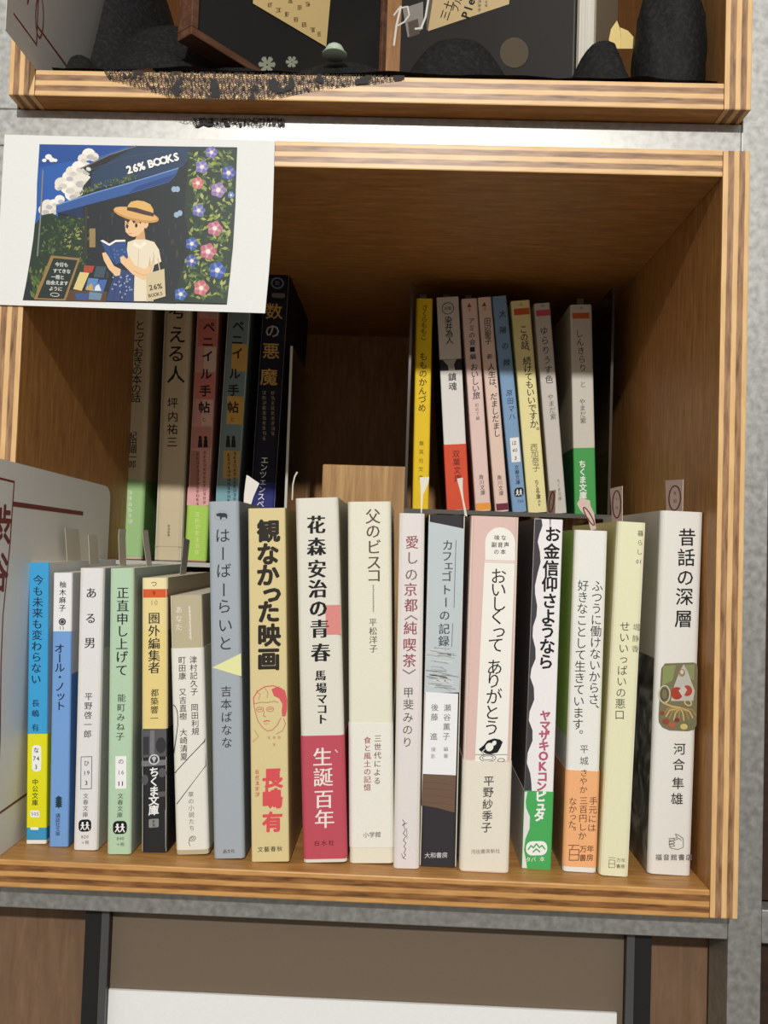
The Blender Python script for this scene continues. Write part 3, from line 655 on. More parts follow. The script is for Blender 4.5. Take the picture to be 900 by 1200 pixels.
g.row('タバ', 622, 1007.6, 6, WHITE); g.char('本', 635, 1007.4, 6, WHITE); b.done()
# -- white book with orange band
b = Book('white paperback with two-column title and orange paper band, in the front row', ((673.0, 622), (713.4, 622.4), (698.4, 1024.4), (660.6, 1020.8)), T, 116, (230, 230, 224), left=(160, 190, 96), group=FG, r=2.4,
         bands=[(868, (230, 230, 224), (190, 190, 184))])
f = b.f
f.text('好きなことして生きています。', 683.2, 688, 676.6, 864.6, 14, INK, 'l'); f.text('ふつうに働けないからさ、', 700.2, 688, 695.2, 835, 14, INK, 'l')
for ch, y in (('平', 880), ('城', 893.8)): f.char(ch, 684.4, y, 10.6, mat((96, 92, 94)))
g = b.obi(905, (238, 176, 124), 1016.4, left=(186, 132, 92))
OB = mat((112, 72, 44))
for ch, x, y in (('さ', 684, 907.4), ('や', 683.6, 917), ('か', 683.4, 927)): g.char(ch, x, y, 9.6, OB)
g.text('手元には', 694.8, 940.4, 692.8, 971.6, 10, OB); g.text('三百円しか', 683.8, 939.8, 682, 980.6, 10, OB); g.text('なかった。', 671.4, 940.4, 670.4, 976, 10, OB)
g.line([(666.6, 991), (678.6, 991.4)], 0.9, OB); g.line([(668, 996), (678.4, 996.4), (677.8, 1008.6), (667.4, 1008.2)], 0.9, OB, True); g.line([(667.8, 1002), (678, 1002.4)], 0.9, OB); g.line([(671.8, 991.2), (670, 996)], 0.9, OB)
g.row('万', 683.2, 995.8, 8.4, OB, 'm'); g.row('年', 691.4, 995.8, 8.4, OB, 'm'); g.row('書', 682.6, 1006, 8.4, OB, 'm'); g.row('房', 690.8, 1006, 8.4, OB, 'm'); b.done()
# -- pale yellow book
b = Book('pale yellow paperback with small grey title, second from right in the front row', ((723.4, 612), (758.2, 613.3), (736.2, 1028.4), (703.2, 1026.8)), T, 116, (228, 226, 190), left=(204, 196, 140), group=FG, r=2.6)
f = b.f; GT = mat((106, 106, 92))
f.text('暮らし', 750.8, 626, 749.6, 648, 7.6, GT); f.row('01', 749, 659.4, 6.6, GT, 'm')
for ch, x, y in zip('堀静香', (746, 744.8, 744.3), (737, 750.4, 762.5)): f.char(ch, x, y, 8.6, mat((140, 138, 118)))
f.text('せいいっぱいの悪口', 732.2, 736.4, 726, 840.3, 12.6, mat((80, 80, 72)), 'l')
f.line([(713.4, 1006.2), (721, 1006.6)], 0.6, GT); f.line([(714, 1009), (720.6, 1009.3), (720.2, 1018), (713.6, 1017.7)], 0.6, GT, True); f.line([(714, 1013.2), (720.2, 1013.5)], 0.6, GT)
f.row('万', 724.8, 1009, 5, GT); f.row('年', 730, 1009.2, 5, GT); f.row('書', 724.4, 1016, 5, GT, 'm'); f.row('房', 729.6, 1016.2, 5, GT, 'm'); b.done()
# -- white hardcover at the right
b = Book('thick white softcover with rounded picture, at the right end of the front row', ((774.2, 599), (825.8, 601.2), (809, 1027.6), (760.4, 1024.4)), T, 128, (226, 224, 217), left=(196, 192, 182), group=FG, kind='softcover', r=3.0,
         bands=[(776, (226, 224, 217), ARTSIDE)], yaw=0.0)
f = b.f
for ch, x, y in zip('昔話の深層', (805.4, 804.4, 803.2, 802.2, 801), (631, 655, 678.6, 701.4, 727.5)): f.char(ch, x, y, 22, BLACK, 'm')
f.poly([(779, 780), (813, 778.8), (817, 781), (817.6, 786), (816, 852), (813, 857.6), (806, 859.6), (784, 858.6), (776, 855), (772, 849), (771.6, 842), (774.6, 786)], mat((120, 112, 84))); f.layer()
P = lambda pts, c: f.poly(pts, mat(c))
P([(777, 783), (792, 782), (788, 800), (776, 806)], (134, 146, 92)); P([(800, 782), (814, 781), (813, 800), (806, 796)], (138, 140, 96)); f.layer()
P([(790, 806), (796, 790), (801, 781), (806, 790), (814, 812), (812, 824), (786, 824)], (186, 184, 174)); f.layer()
f.ell(799, 791, 3.8, 4.6, mat((150, 128, 100))); f.layer(); f.ell(799, 790, 2, 2.6, mat((206, 196, 180)))
f.ell(793, 815, 7, 7.4, mat((168, 62, 46))); f.ell(805, 812, 6, 6.4, mat((174, 70, 54))); P([(795, 812), (800, 820), (805, 811), (801, 806)], (196, 190, 176)); f.layer()
f.ring(778.5, 816, 6.4, 10, 1.4, mat((196, 190, 170))); f.ring(778.5, 816, 4, 7, 1.2, mat((90, 76, 60))); f.layer()
for k in range(9):
    a = math.pi * (0.15 + k / 10.5); f.line([(797, 832), (797 + 15 * math.cos(a), 832 + 9 * math.sin(a) - 2), (797 + 20 * math.cos(a), 836 + 11 * math.sin(a))], 1.8, mat((190, 166, 108) if k % 2 else (158, 130, 78)))
f.ring(806, 826, 4.2, 3, 1.4, mat((204, 186, 130)), 30); f.line([(777, 826), (786, 830), (797, 832)], 2.2, mat((190, 166, 108))); f.layer()
for x, y, r, c in ((780, 848, 4, (150, 70, 52)), (787, 852, 4, (176, 96, 70)), (793, 846, 3, (128, 54, 44)), (801, 854, 4.4, (196, 184, 110)), (808, 849, 3.6, (110, 118, 76)), (776, 838, 2.6, (150, 60, 50))): f.ell(x, y, r, r * 0.8, mat(c))
for ch, x, y in zip('河合隼雄', (796, 795, 794.2, 793), (880, 898, 920, 938)): f.char(ch, x, y, 14.6, mat((50, 48, 48)), 'r')
f.line([(785, 984), (784, 990), (786, 995), (794, 996.6), (800, 994), (800, 984), (795, 980), (791, 978.6), (793.4, 983), (786, 984)], 0.6, GREY)
for y in (984, 987.4, 990.8): f.line([(783.6, y), (789, y - 0.4), (790.4, y + 1.6), (784, y + 2.8)], 0.6, GREY)
f.line([(790.4, 986), (795, 983.6), (798, 986)], 0.6, GREY)
f.row('福音館書店', 789.4, 1005.6, 7.6, mat((120, 116, 112)), 'm', 8.6); b.done()

# ================================================================== back left, on the low riser
YL = 176
def tall(label, quad, cover, depth=120, **k): return Book(label, quad, ZL, depth, cover, y=YL, group=LG, **k)
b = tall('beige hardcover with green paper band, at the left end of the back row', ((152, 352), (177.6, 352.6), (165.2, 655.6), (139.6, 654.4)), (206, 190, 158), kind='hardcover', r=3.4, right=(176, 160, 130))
b.f.text('とっておきの本の話', 164, 382, 159, 467, 12.4, mat((48, 38, 30)), 'm'); b.f.text('紀田順一郎', 156.2, 511.5, 155.2, 545, 9.4, mat((48, 38, 30)), 'm')
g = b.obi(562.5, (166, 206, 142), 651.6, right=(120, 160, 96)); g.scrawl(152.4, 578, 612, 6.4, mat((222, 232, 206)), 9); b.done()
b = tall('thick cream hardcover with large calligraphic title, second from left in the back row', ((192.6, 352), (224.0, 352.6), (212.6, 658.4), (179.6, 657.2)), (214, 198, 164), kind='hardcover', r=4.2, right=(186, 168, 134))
INKD = mat((44, 34, 28))
for ch, x, y in (('考', 208, 364), ('え', 207.3, 393), ('る', 206.6, 415.6), ('人', 206, 440.4)): b.f.char(ch, x, y, 22, INKD, 'm')
for ch, x, y in zip('坪内祐三', (202.3, 202.6, 202, 201.7), (474, 490, 504.8, 519.8)): b.f.char(ch, x, y, 13, INKD, 'm')
b.f.scrawl(197.6, 618, 632, 3.4, INKD, 4); b.f.line([(180.6, 641.4), (213.2, 642.4)], 0.5, mat((170, 160, 130))); b.done()
def diary(b, base, patches, obi):
    f = b.f
    for x0, y0, x1, y1, c in patches: f.poly([(x0, y0), (x1, y0), (x1 - (y1 - y0) * 0.04, y1), (x0 - (y1 - y0) * 0.04, y1)], mat(c))
    f.layer()
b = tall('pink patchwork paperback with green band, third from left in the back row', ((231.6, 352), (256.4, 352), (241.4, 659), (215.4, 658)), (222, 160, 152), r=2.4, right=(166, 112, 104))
diary(b, None, [(244, 352, 255, 372, (190, 160, 136)), (233, 374, 254.4, 407, (214, 128, 116)), (239.6, 408, 253.4, 437, (226, 198, 182)), (228.6, 438, 251.4, 469, (218, 132, 122)), (237, 470, 250, 500, (230, 190, 176)), (226, 502, 248, 527, (206, 140, 128)), (224, 530, 234, 572, (188, 130, 112)), (235, 530, 246, 572, (226, 168, 152)), (219.6, 573, 245.6, 594, (234, 176, 174))], None)  # last patch paints the lit strip of pink below the shadow line
for ch, x, y in zip('ペニイル手帖', (245, 243.6, 243.2, 241.4, 240.5, 239.4), (384, 401.4, 418.4, 439.5, 459.6, 479)): b.f.char(ch, x, y, 14, INKD, 'b')
def people(f, x, y):
    for dx in (-3.4, 3): f.ell(x + dx, y - 5.4, 2, 2.2, INKD); f.poly([(x + dx - 2.8, y + 6), (x + dx - 2, y - 3.4), (x + dx + 2, y - 3.4), (x + dx + 2.6, y + 6)], INKD)
people(b.f, 238, 520); b.f.scrawl(231.5, 534, 592, 4.6, mat((120, 70, 62)), 3); b.f.scrawl(239.6, 532, 592, 4.6, mat((120, 70, 62)), 8)
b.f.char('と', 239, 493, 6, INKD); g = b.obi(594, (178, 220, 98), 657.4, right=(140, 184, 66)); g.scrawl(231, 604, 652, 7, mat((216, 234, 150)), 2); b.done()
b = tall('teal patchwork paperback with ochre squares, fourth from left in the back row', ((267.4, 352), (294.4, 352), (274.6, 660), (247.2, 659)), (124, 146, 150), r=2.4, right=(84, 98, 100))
diary(b, None, [(272, 404, 290.6, 436.6, (212, 172, 96)), (266.4, 466, 285.6, 499, (214, 170, 88)), (262, 530, 281.2, 562.6, (196, 158, 96)), (253.6, 571, 279.8, 600, (128, 172, 184))], None)  # last patch is teal brightened where the light reaches, painted in
for ch, x, y in zip('ペニイル手帖', (279.3, 278, 278.4, 275, 273.6, 273.0), (383, 399.4, 415.4, 439.4, 459, 479)): b.f.char(ch, x, y, 14, INKD, 'b')
people(b.f, 270.6, 520); b.f.scrawl(268, 535, 592, 4.6, INKD, 3); b.f.scrawl(275, 533, 592, 4.6, INKD, 8); b.f.char('と', 272.4, 493, 6, INKD); b.done()
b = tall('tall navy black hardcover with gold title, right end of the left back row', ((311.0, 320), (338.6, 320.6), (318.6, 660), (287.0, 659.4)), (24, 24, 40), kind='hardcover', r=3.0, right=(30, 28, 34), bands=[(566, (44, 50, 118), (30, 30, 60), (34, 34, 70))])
f = b.f; GOLD = mat((206, 168, 84), 0.4, 0.5)
f.ring(325, 332.6, 6.4, 6, 1.8, mat((120, 132, 148))); f.row('数', 325, 332.6, 6, mat((120, 132, 148))); f.rrect(318.6, 344.4, 333.4, 350, 2, mat((120, 112, 110)))
for ch, x, y, s_ in (('数', 321, 366, 20), ('の', 319.3, 389, 18), ('悪', 317.6, 412.8, 20), ('魔', 315, 443.4, 21)): f.char(ch, x, y, s_, GOLD if ch != 'の' else mat((180, 176, 170)), 'm')
f.scrawl(319.6, 462, 510, 5.6, mat((150, 134, 108)), 1); f.scrawl(309.6, 462, 520, 5.6, mat((150, 134, 108)), 2)
f.text('エンツェンスベルガー', 310, 540.4, 302.6, 617, 9.2, WHITE, 'm'); b.done()

# ================================================================== back right, small paperbacks on the tall riser
YR = 168
def small(label, quad, cover, **k): return Book(label, quad, ZR, 105, cover, y=YR, group=RG, **k)
b = small('bright yellow small paperback, at the left end of the right back row', ((488.4, 350.2), (506.6, 350.2), (502.8, 597), (482.6, 596.6)), (236, 200, 34), r=1.6)
b.f.text('さくらももこ', 498, 361, 496.4, 396, 7.4, mat((60, 44, 20)), 'm'); b.f.text('もものかんづめ', 496.2, 418.6, 494.6, 478.6, 10, mat((60, 44, 10)), 'm'); b.f.text('集英社文庫', 494, 520, 493, 560, 6, mat((110, 84, 20))); b.done()
b = small('white and orange-red small paperback with dark cover side, beside the yellow one', ((511.7, 349.4), (537.0, 349.4), (550.4, 595.4), (523.7, 594.8)), (206, 200, 188), left=(54, 36, 34), r=0.9, bands=[(421.6, (44, 38, 36), (54, 36, 34)), (434.8, (228, 226, 220), (72, 46, 42))])
f = b.f; f.poly([(519, 422), (535, 422), (532, 428), (533.5, 435), (526, 435), (525, 429)], mat((176, 166, 154))); f.layer()
f.ring(524.8, 362.7, 6.6, 6.6, 0.8, INK); f.row('双葉', 524.8, 362.7, 4.4, INK); f.text('染井為人', 525.4, 376, 527, 400, 9, INK, 'm'); f.text('鎮魂', 530, 442.4, 530.6, 453.2, 10, INK, 'm')
g = b.obi(519.8, (218, 82, 52), None, left=(92, 44, 36)); g.text('双葉文庫', 534.4, 531, 536.6, 559, 9, mat((116, 30, 24)), 'm'); b.done()
b = small('pale pink small paperback with orange base block, third in the right back row', ((540.9, 351), (558.7, 351.2), (575.8, 594.8), (557.2, 594.6)), (232, 204, 196), r=1.4)
f = b.f; f.poly([(549.8, 356), (552.6, 361), (547, 361)], mat((150, 80, 50))); f.scrawl(550, 364, 366, 4, mat((190, 110, 60)), 2)
f.text('アミの会■編', 552.4, 377, 554.4, 418, 7.6, INK, 'm'); f.text('おいしい旅', 555.6, 430.4, 558.4, 463, 9.2, INK, 'm'); f.text('初めて編', 558.8, 474, 560, 489, 4.8, GREY); f.text('角川文庫', 564, 556.2, 566, 574, 6, INK)
f.poly([(557.6, 585.6), (575.2, 585.6), (575.6, 593.6), (558, 593.6)], mat((238, 160, 62))); b.done()
b = small('pale pink small paperback with plum base block, fourth in the right back row', ((560.2, 349.4), (575.2, 349.4), (597.0, 594.6), (580.2, 594.8)), (232, 206, 190), r=1.4)
f = b.f; f.poly([(567.4, 355), (570, 360), (564.8, 360)], mat((150, 80, 50))); f.scrawl(568, 363, 365, 4, mat((190, 110, 60)), 2)
f.text('田辺聖子', 571, 377, 572.2, 400.4, 8.2, INK, 'm'); f.row('新', 574, 418, 6.4, INK, 'm'); f.text('人生は、だましだまし', 575.8, 430, 582.4, 506, 8.8, INK, 'm'); f.text('角川文庫', 585.4, 556.2, 587.6, 574, 6, INK)
f.poly([(581, 585.6), (595.6, 585.2), (596.2, 593), (581.8, 593.4)], mat((112, 42, 60))); b.done()
b = small('light blue small paperback with white number label, fifth in the right back row', ((576.8, 348.2), (593.5, 348.2), (617.8, 595.4), (600.8, 595.4)), (130, 164, 200), r=1.4)
f = b.f; DB = mat((44, 60, 88))
for ch, x, y in (('太', 589, 369), ('陽', 589.4, 387.6), ('の', 592, 406), ('棘', 593.8, 425)): f.char(ch, x, y, 8.6, DB, 'm')
f.text('原田マハ', 597, 460, 600.2, 487, 8, DB, 'r'); f.poly([(597.5, 511), (608.0, 511), (610.2, 538.8), (599.8, 538.8)], WHITE); f.layer()
f.char('は', 602.6, 517, 6, INK); f.row('40', 603.4, 525.4, 6, INK); f.row('3', 604.4, 534.2, 6, INK, 'm'); f.text('文春文庫', 605.6, 544.8, 607.2, 561.8, 5.6, DB, 'm'); fox_seal(f, 608.3, 573, 5.4); f.row('700', 610, 583.4, 4.4, DB); b.done()
b = small('pale yellow small paperback with orange strip near its top, sixth in the right back row', ((598.0, 354), (621.4, 353.4), (641.0, 596.2), (619.8, 596.4)), (238, 228, 166), r=1.4)
f = b.f; f.poly([(601.6, 363), (620.4, 362.6), (621.2, 370), (602, 370.4)], mat((204, 96, 56))); f.row('ん', 611, 358, 4.6, INK)
f.text('この話、続けてもいいですか。', 613.4, 387, 627.0, 505, 10.2, INK, 'm'); f.text('西加奈子', 625.8, 522.4, 628.4, 546, 9, mat((110, 104, 70))); f.text('ちくま文庫', 629, 562, 631, 579, 5.4, INK, 'm'); f.scrawl(632, 584, 590, 3.6, GREY, 5); b.done()
b = small('grey-white small paperback with pink strip near its top, seventh in the right back row', ((626.3, 356.8), (644.2, 356.2), (665.0, 596.6), (645.6, 596.8)), (206, 200, 192), r=1.4)
f = b.f; f.poly([(628.2, 364.6), (643.6, 364), (644.6, 371), (628.8, 371.6)], mat((206, 84, 112))); f.row('や', 636, 360, 4, INK)
f.text('ゆらりうす色', 637.4, 388.4, 643.6, 444.4, 10, INK, 'r'); f.text('やまだ紫', 645.2, 464.6, 648.4, 487, 7.6, mat((104, 100, 96)), 'r'); f.text('ちくま文庫', 654.6, 560, 656.4, 580, 4.6, GREY); b.done()
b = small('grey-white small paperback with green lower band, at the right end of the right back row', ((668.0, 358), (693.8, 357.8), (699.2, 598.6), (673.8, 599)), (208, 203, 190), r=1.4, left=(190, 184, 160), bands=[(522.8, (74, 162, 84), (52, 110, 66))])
f = b.f; f.poly([(670.4, 367.4), (690.6, 367.2), (691, 374), (671, 374.2)], mat((204, 96, 56))); f.row('や', 681, 362, 4, INK)
f.text('しんきらり', 678.8, 391.4, 683, 431, 9.6, INK, 'r'); f.char('と', 683, 450, 8, GREY); f.text('やまだ紫', 682.4, 470, 683.4, 491.6, 7.6, mat((84, 80, 76)), 'r'); f.text('ちくま文庫', 682.6, 541.4, 683.4, 577, 9, WHITE, 'b'); b.done()

# ================================================================== printed card taped to the top edge of the box
YC = -1.2
org = at_y(158, 367, YC)
card = empty('picture_card', org); tag(card, 'white card with an illustration of a girl reading, on the box edge', 'card')
def onc(x, y): return at_y(x, y, YC) - org
mb = MB()
edge = [(5.4, 157.6), (110, 160.4), (216, 163), (322, 165.2), (320.6, 215), (319, 268), (315, 320), (310.6, 367), (205, 363.6), (100, 360.4), (-5, 357), (-3.4, 310), (-0.4, 262), (2.4, 210)]
mb.prism([onc(*q) for q in edge], (0, 1, 0), 0.45, paper((225, 226, 223), 0.6)); mb.build('card_stock', card)
mb = MB(); f = Face(mb, onc, (0, -1, 0), 0.05, 0.02)
def C(c): return mat(c, 0.45, 0.3)
LEFT = [(46.4, 169), (43.4, 215), (42.8, 244), (39, 280), (36, 300), (31, 330), (26.6, 352)]; RIGHT = [(265.8, 357.2), (270.5, 315), (274.6, 262), (276.6, 215), (278, 172.8)]
f.poly(LEFT + RIGHT, C((38, 46, 50)))
f.layer(1); f.poly([(46.4, 169.2), (156, 171), (128, 186), (100, 200), (100, 222), (70, 244), (66, 262), (41, 262), (43.2, 240), (43.4, 215)], C((44, 92, 168)))
f.layer(2); f.poly([(46.4, 169.4), (150, 171), (120, 182), (46, 196)], C((38, 78, 150)))
rng = random.Random(21)
CL = [C((226, 220, 208)), C((206, 200, 190)), C((238, 234, 224)), C((184, 182, 182))]
for x, y, r in ((52, 188, 2.6), (57, 184, 4), (61, 187.4, 3.4), (65, 188, 2.4)): f.layer(3); f.ell(x, y, r, r * 0.8, CL[2])
blobs = [(104, 181, 8), (97, 186, 6), (110, 184, 6), (92, 196, 8), (100, 198, 9), (84, 201, 7), (80, 207, 7), (72, 215, 8), (69, 219, 5), (80, 220, 9), (92, 212, 10), (100, 212, 8), (84, 228, 8), (90, 224, 8), (56, 240, 7), (63, 238, 5), (52, 246, 7), (62, 246, 7), (70, 234, 6)]
for k, (x, y, r) in enumerate(blobs): f.layer(3 + k % 2); f.ell(x, y, r, r * 0.9, CL[0 if k % 3 else 2], n=12)
for k, (x, y, r) in enumerate(blobs): f.layer(5); f.ell(x + r * 0.25, y + r * 0.4, r * 0.6, r * 0.4, CL[1 if k % 2 else 3], n=10)
# trees, bushes
f.layer(6); f.poly([(42.2, 262), (50, 252), (62, 250), (72, 258), (84, 250), (100, 246), (112, 250), (112, 330), (60, 340), (32, 330), (38, 288)], C((42, 58, 44)))
GR = [C((58, 82, 50)), C((84, 104, 52)), C((120, 128, 64)), C((44, 62, 42)), C((150, 150, 84)), C((98, 116, 70))]
def leaf(x, y, s, m, a):
    f.poly([(x + s * math.cos(a), y + s * math.sin(a)), (x + s * 0.45 * math.cos(a + 1.9), y + s * 0.45 * math.sin(a + 1.9)), (x - s * math.cos(a), y - s * math.sin(a)), (x + s * 0.45 * math.cos(a - 1.9), y + s * 0.45 * math.sin(a - 1.9))], m)
for k in range(260):
    x, y = rng.uniform(48, 108), rng.uniform(252, 310)
    if y < 262 and x < 62: continue
    f.layer(7 + k % 3); bright = 2 if (75 < x < 102 and 268 < y < 292 and rng.random() < 0.5) else 0
    leaf(x, y, rng.uniform(1.4, 3.4), GR[4 if bright else rng.choice([0, 1, 3, 5, 0, 3])], rng.uniform(0, 6.3))
for k in range(50): f.layer(7 + k % 3); x = rng.uniform(36, 56); leaf(x, rng.uniform(316, 346), rng.uniform(2, 6), GR[rng.choice([0, 1, 2, 5])], rng.uniform(-2.2, -0.9))
f.layer(8); f.line([(50.6, 200), (48, 250), (44, 300)], 1.6, C((128, 128, 124)))
# building: wall, awning, dark interior
f.layer(9); f.poly([(156, 171), (277.6, 172.8), (276, 230), (274, 262), (215, 340), (206, 356), (108, 353), (100, 300), (98, 246), (98, 218), (108, 206), (97, 197)], C((40, 44, 48)))
f.layer(10); f.poly([(158, 172), (238, 172.4), (222, 186), (214, 196), (106, 224), (108, 202)], C((44, 64, 92)))
f.line([(95, 197.6), (128, 182), (160, 171.2)], 1.4, C((116, 112, 100))); f.line([(104, 200), (150, 184), (200, 176)], 1.0, C((60, 76, 92))); f.ell(104, 198.4, 3, 2.2, C((214, 214, 208)), 20)
f.layer(11); f.poly([(66, 240), (110, 226), (160, 212), (210, 196.6), (206, 206), (198, 214), (150, 228), (98, 241.6), (66, 250)], C((56, 92, 154)))
f.poly([(66, 250), (98, 241.6), (98, 256), (84, 253)], C((36, 50, 84))); f.layer(12); f.line([(67, 240.4), (110, 226.6), (160, 212.4), (209, 197.4)], 1.4, C((112, 148, 196))); f.poly([(160, 219), (208, 203), (198, 213), (150, 227)], C((42, 70, 128)))
for k in range(90):
    t = rng.random(); x = 92 + t * 70; y = 226 - t * 20 + rng.uniform(-4, 3); f.layer(12 + k % 2); leaf(x, y, rng.uniform(1, 2.6), GR[rng.choice([1, 2, 5, 0])], rng.uniform(0, 6.3))
for k in range(34):
    f.layer(10); x = rng.uniform(116, 212); y = rng.uniform(246, 335); f.rect(x, y, x + rng.uniform(1, 3), y + rng.uniform(4, 9), C(rng.choice([(58, 54, 52), (66, 60, 56), (52, 58, 66), (72, 62, 50), (46, 48, 54)])))
f.layer(11); f.rect(99.5, 243, 102.5, 300, C((60, 56, 50))); f.rect(105, 268, 112, 290, C((150, 128, 84)))
for x, y in ((208, 222), (211, 250), (207, 252), (204, 222)): f.ell(x, y, 3, 3.4, C((150, 176, 200)))
# chalkboard and book display
f.layer(13); f.poly([(60, 299.6), (94.4, 302.8), (77.2, 352.6), (40, 351)], C((150, 118, 72))); f.layer(14); f.poly([(63, 302.6), (91, 305.2), (75, 350.6), (44, 349.4)], C((40, 50, 46))); f.layer(15)
CH = C((206, 208, 200))
for t, x, y in (('今日も', 72.6, 310.4), ('すてきな', 72.8, 318), ('一冊と', 68, 325), ('出会えます', 67.4, 331.8), ('ように', 65.6, 338.6)): f.row(t, x, y, 5.4, CH, 'b', 5.2, 3)
f.ring(64.6, 345.6, 5, 2, 0.7, CH, 5)
f.layer(13); f.poly([(80, 340), (126, 342), (124, 354), (78, 352.8)], C((92, 66, 44)))
f.layer(14)
for q, c in ((((99, 311), (111, 312), (108, 320), (98, 319)), (170, 70, 52)), (((94, 319), (105, 320), (96, 341), (86, 339)), (216, 196, 132)), (((113, 312), (125, 313), (122, 326), (110, 325)), (64, 84, 96)), (((104, 326), (116, 327), (112, 342), (100, 340)), (92, 132, 186)), (((117, 328), (126, 328), (121, 343), (111, 342)), (70, 104, 166)), (((88, 344), (104, 344), (102, 352), (90, 351)), (60, 86, 140)), (((105, 342), (120, 344), (118, 352), (104, 351)), (108, 136, 160))): f.poly(q, C(c))
f.layer(15); f.poly([(112, 336), (116, 333), (119, 341), (111, 341)], C((220, 224, 220))); f.poly([(101, 337), (108, 332), (110, 341), (101, 340)], C((188, 160, 90)))
# climbing flowers
f.layer(13); f.poly([(222, 174), (277.4, 173.4), (276, 240), (273, 290), (266, 356), (204, 354), (212, 320), (224, 290), (216, 250), (219, 210)], C((44, 60, 48)))
for k in range(520):
    x, y = rng.uniform(206, 275), rng.uniform(177, 351)
    if x < 222 - (y - 290) * 0.25 * (y > 290) or x > 277.5 - (y - 172) * 0.07: continue
    f.layer(14 + k % 3); leaf(x, y, rng.uniform(2.2, 5.4), C(rng.choice([(146, 158, 76), (116, 134, 66), (70, 94, 56), (52, 72, 52), (166, 172, 92), (86, 108, 62)])), rng.uniform(0, 6.3))
def flower(x, y, r, c):
    f.layer(17); pts = []
    for i in range(30):
        a = 2 * math.pi * i / 30; pts.append((x + r * (0.9 + 0.1 * math.cos(5 * a)) * math.cos(a), y + r * (0.9 + 0.1 * math.cos(5 * a)) * math.sin(a)))
    f.poly(pts, C(c)); f.layer(18); hi = tuple(int(v + (235 - v) * 0.32) for v in c)
    for i in range(5):
        a = 2 * math.pi * i / 5 + 0.5; f.poly([(x + r * 0.8 * math.cos(a - 0.12), y + r * 0.8 * math.sin(a - 0.12)), (x + r * 0.8 * math.cos(a + 0.12), y + r * 0.8 * math.sin(a + 0.12)), (x + r * 0.25 * math.cos(a + 1), y + r * 0.25 * math.sin(a + 1)), (x + r * 0.25 * math.cos(a - 1), y + r * 0.25 * math.sin(a - 1))], C(hi))
    f.layer(19); f.ell(x, y, r * 0.28, r * 0.28, C((236, 222, 208)))
for fl in ((248, 179, 7.6, (116, 108, 172)), (237, 196, 8.4, (122, 116, 178)), (232, 215, 7.6, (198, 112, 112)), (268, 203, 9, (76, 86, 156)), (256, 223, 9.6, (146, 118, 166)), (233, 247, 8, (104, 108, 170)), (252, 268, 9.4, (184, 106, 130)), (225, 286, 8, (66, 94, 168)), (244, 295, 10.2, (188, 104, 122)), (225, 306, 7.6, (66, 84, 156)), (255, 317, 10.4, (56, 88, 170)), (236, 338, 9.6, (192, 108, 112)), (212, 345, 8, (62, 100, 172)), (271, 229, 4.4, (88, 118, 176))): flower(*fl)
# reader: hair, hat, face, shirt, arms, book, skirt, bag
SK = C((232, 192, 146)); SK2 = C((208, 162, 116)); HR = C((62, 46, 42)); SH = C((228, 216, 190)); SH2 = C((198, 182, 150))
f.layer(20); f.ell(160, 259, 14.6, 10.5, HR, 12); f.poly([(172, 258), (176, 266), (173, 272), (168, 268)], HR)
f.layer(21); f.poly([(161, 274), (169, 268), (171, 283), (158, 284)], SK2)
f.layer(22); f.poly([(147, 257), (146.8, 264), (147.6, 272), (152, 276.6), (157, 278.2), (163, 276), (169, 270), (171, 262), (170, 255), (158, 252)], SK); f.ell(171.4, 263.4, 2.8, 4.6, SK, 12)
f.layer(23); f.poly([(146.6, 254), (172, 256), (170.4, 262.6), (167.4, 258.6), (165, 263), (161, 258.4), (157, 262.4), (154, 257.6), (150, 262), (147.4, 258.6), (146, 263)], HR)
for x, y in ((149.4, 265.6), (160, 264.6)): f.ell(x, y, 1.6, 2.5, C((58, 40, 36)))
f.line([(147.4, 262.4), (151.4, 262.2)], 0.6, HR); f.line([(157.6, 261.4), (162.6, 261.2)], 0.6, HR); f.line([(151, 274.2), (154.6, 274)], 0.7, C((170, 100, 80))); f.line([(152, 268.6), (151, 270.6), (152.6, 271)], 0.5, SK2)
f.layer(24); f.ell(160, 252.2, 27.4, 7.6, C((196, 148, 88)), 13); f.layer(25); f.ell(159.4, 251, 26, 6, C((220, 174, 108)), 13)
f.layer(26); f.poly([(149.4, 247), (150.4, 241), (154, 237), (161, 235.4), (169, 236.4), (176.6, 240), (180, 246), (180.6, 253.6), (170, 252), (158, 248.6)], C((220, 176, 104))); f.layer(27)
f.poly([(149, 246.8), (149.6, 243.2), (160, 244), (171, 247.4), (180.6, 250.2), (180.4, 254.4), (169, 252), (158, 249)], C((74, 56, 50)))
f.layer(21); f.poly([(150, 284), (159, 281), (171, 281), (181, 284), (186.6, 293), (189.4, 307), (181, 311), (178.6, 322), (180, 353.4), (157, 353.2), (158, 322), (152, 312), (148.6, 297)], SH)
f.layer(22); f.poly([(176, 300), (178, 322), (179, 353), (172, 353), (173, 322)], SH2); f.poly([(158, 284), (164, 288), (170, 283), (172, 287), (164, 292), (156, 288)], C((240, 232, 212))); f.line([(163, 292), (162, 316)], 0.6, SH2); f.line([(180, 296), (181, 310)], 0.8, SH2)
f.poly([(140, 316), (157, 319), (157.4, 354), (124.4, 353), (131, 332)], C((52, 70, 116))); f.layer(23)
for k in range(26): x, y = rng.uniform(132, 155), rng.uniform(322, 351); f.ell(x, y, 0.9, 1.1, C((150, 166, 196)))
for k in (138, 146, 151): f.line([(k, 322), (k - 5, 352)], 0.6, C((38, 52, 92)))
f.layer(24); f.poly([(120, 297), (124, 296), (127.6, 301), (134, 312), (142, 316), (141, 323), (136, 324), (128, 316), (122, 305)], SK)
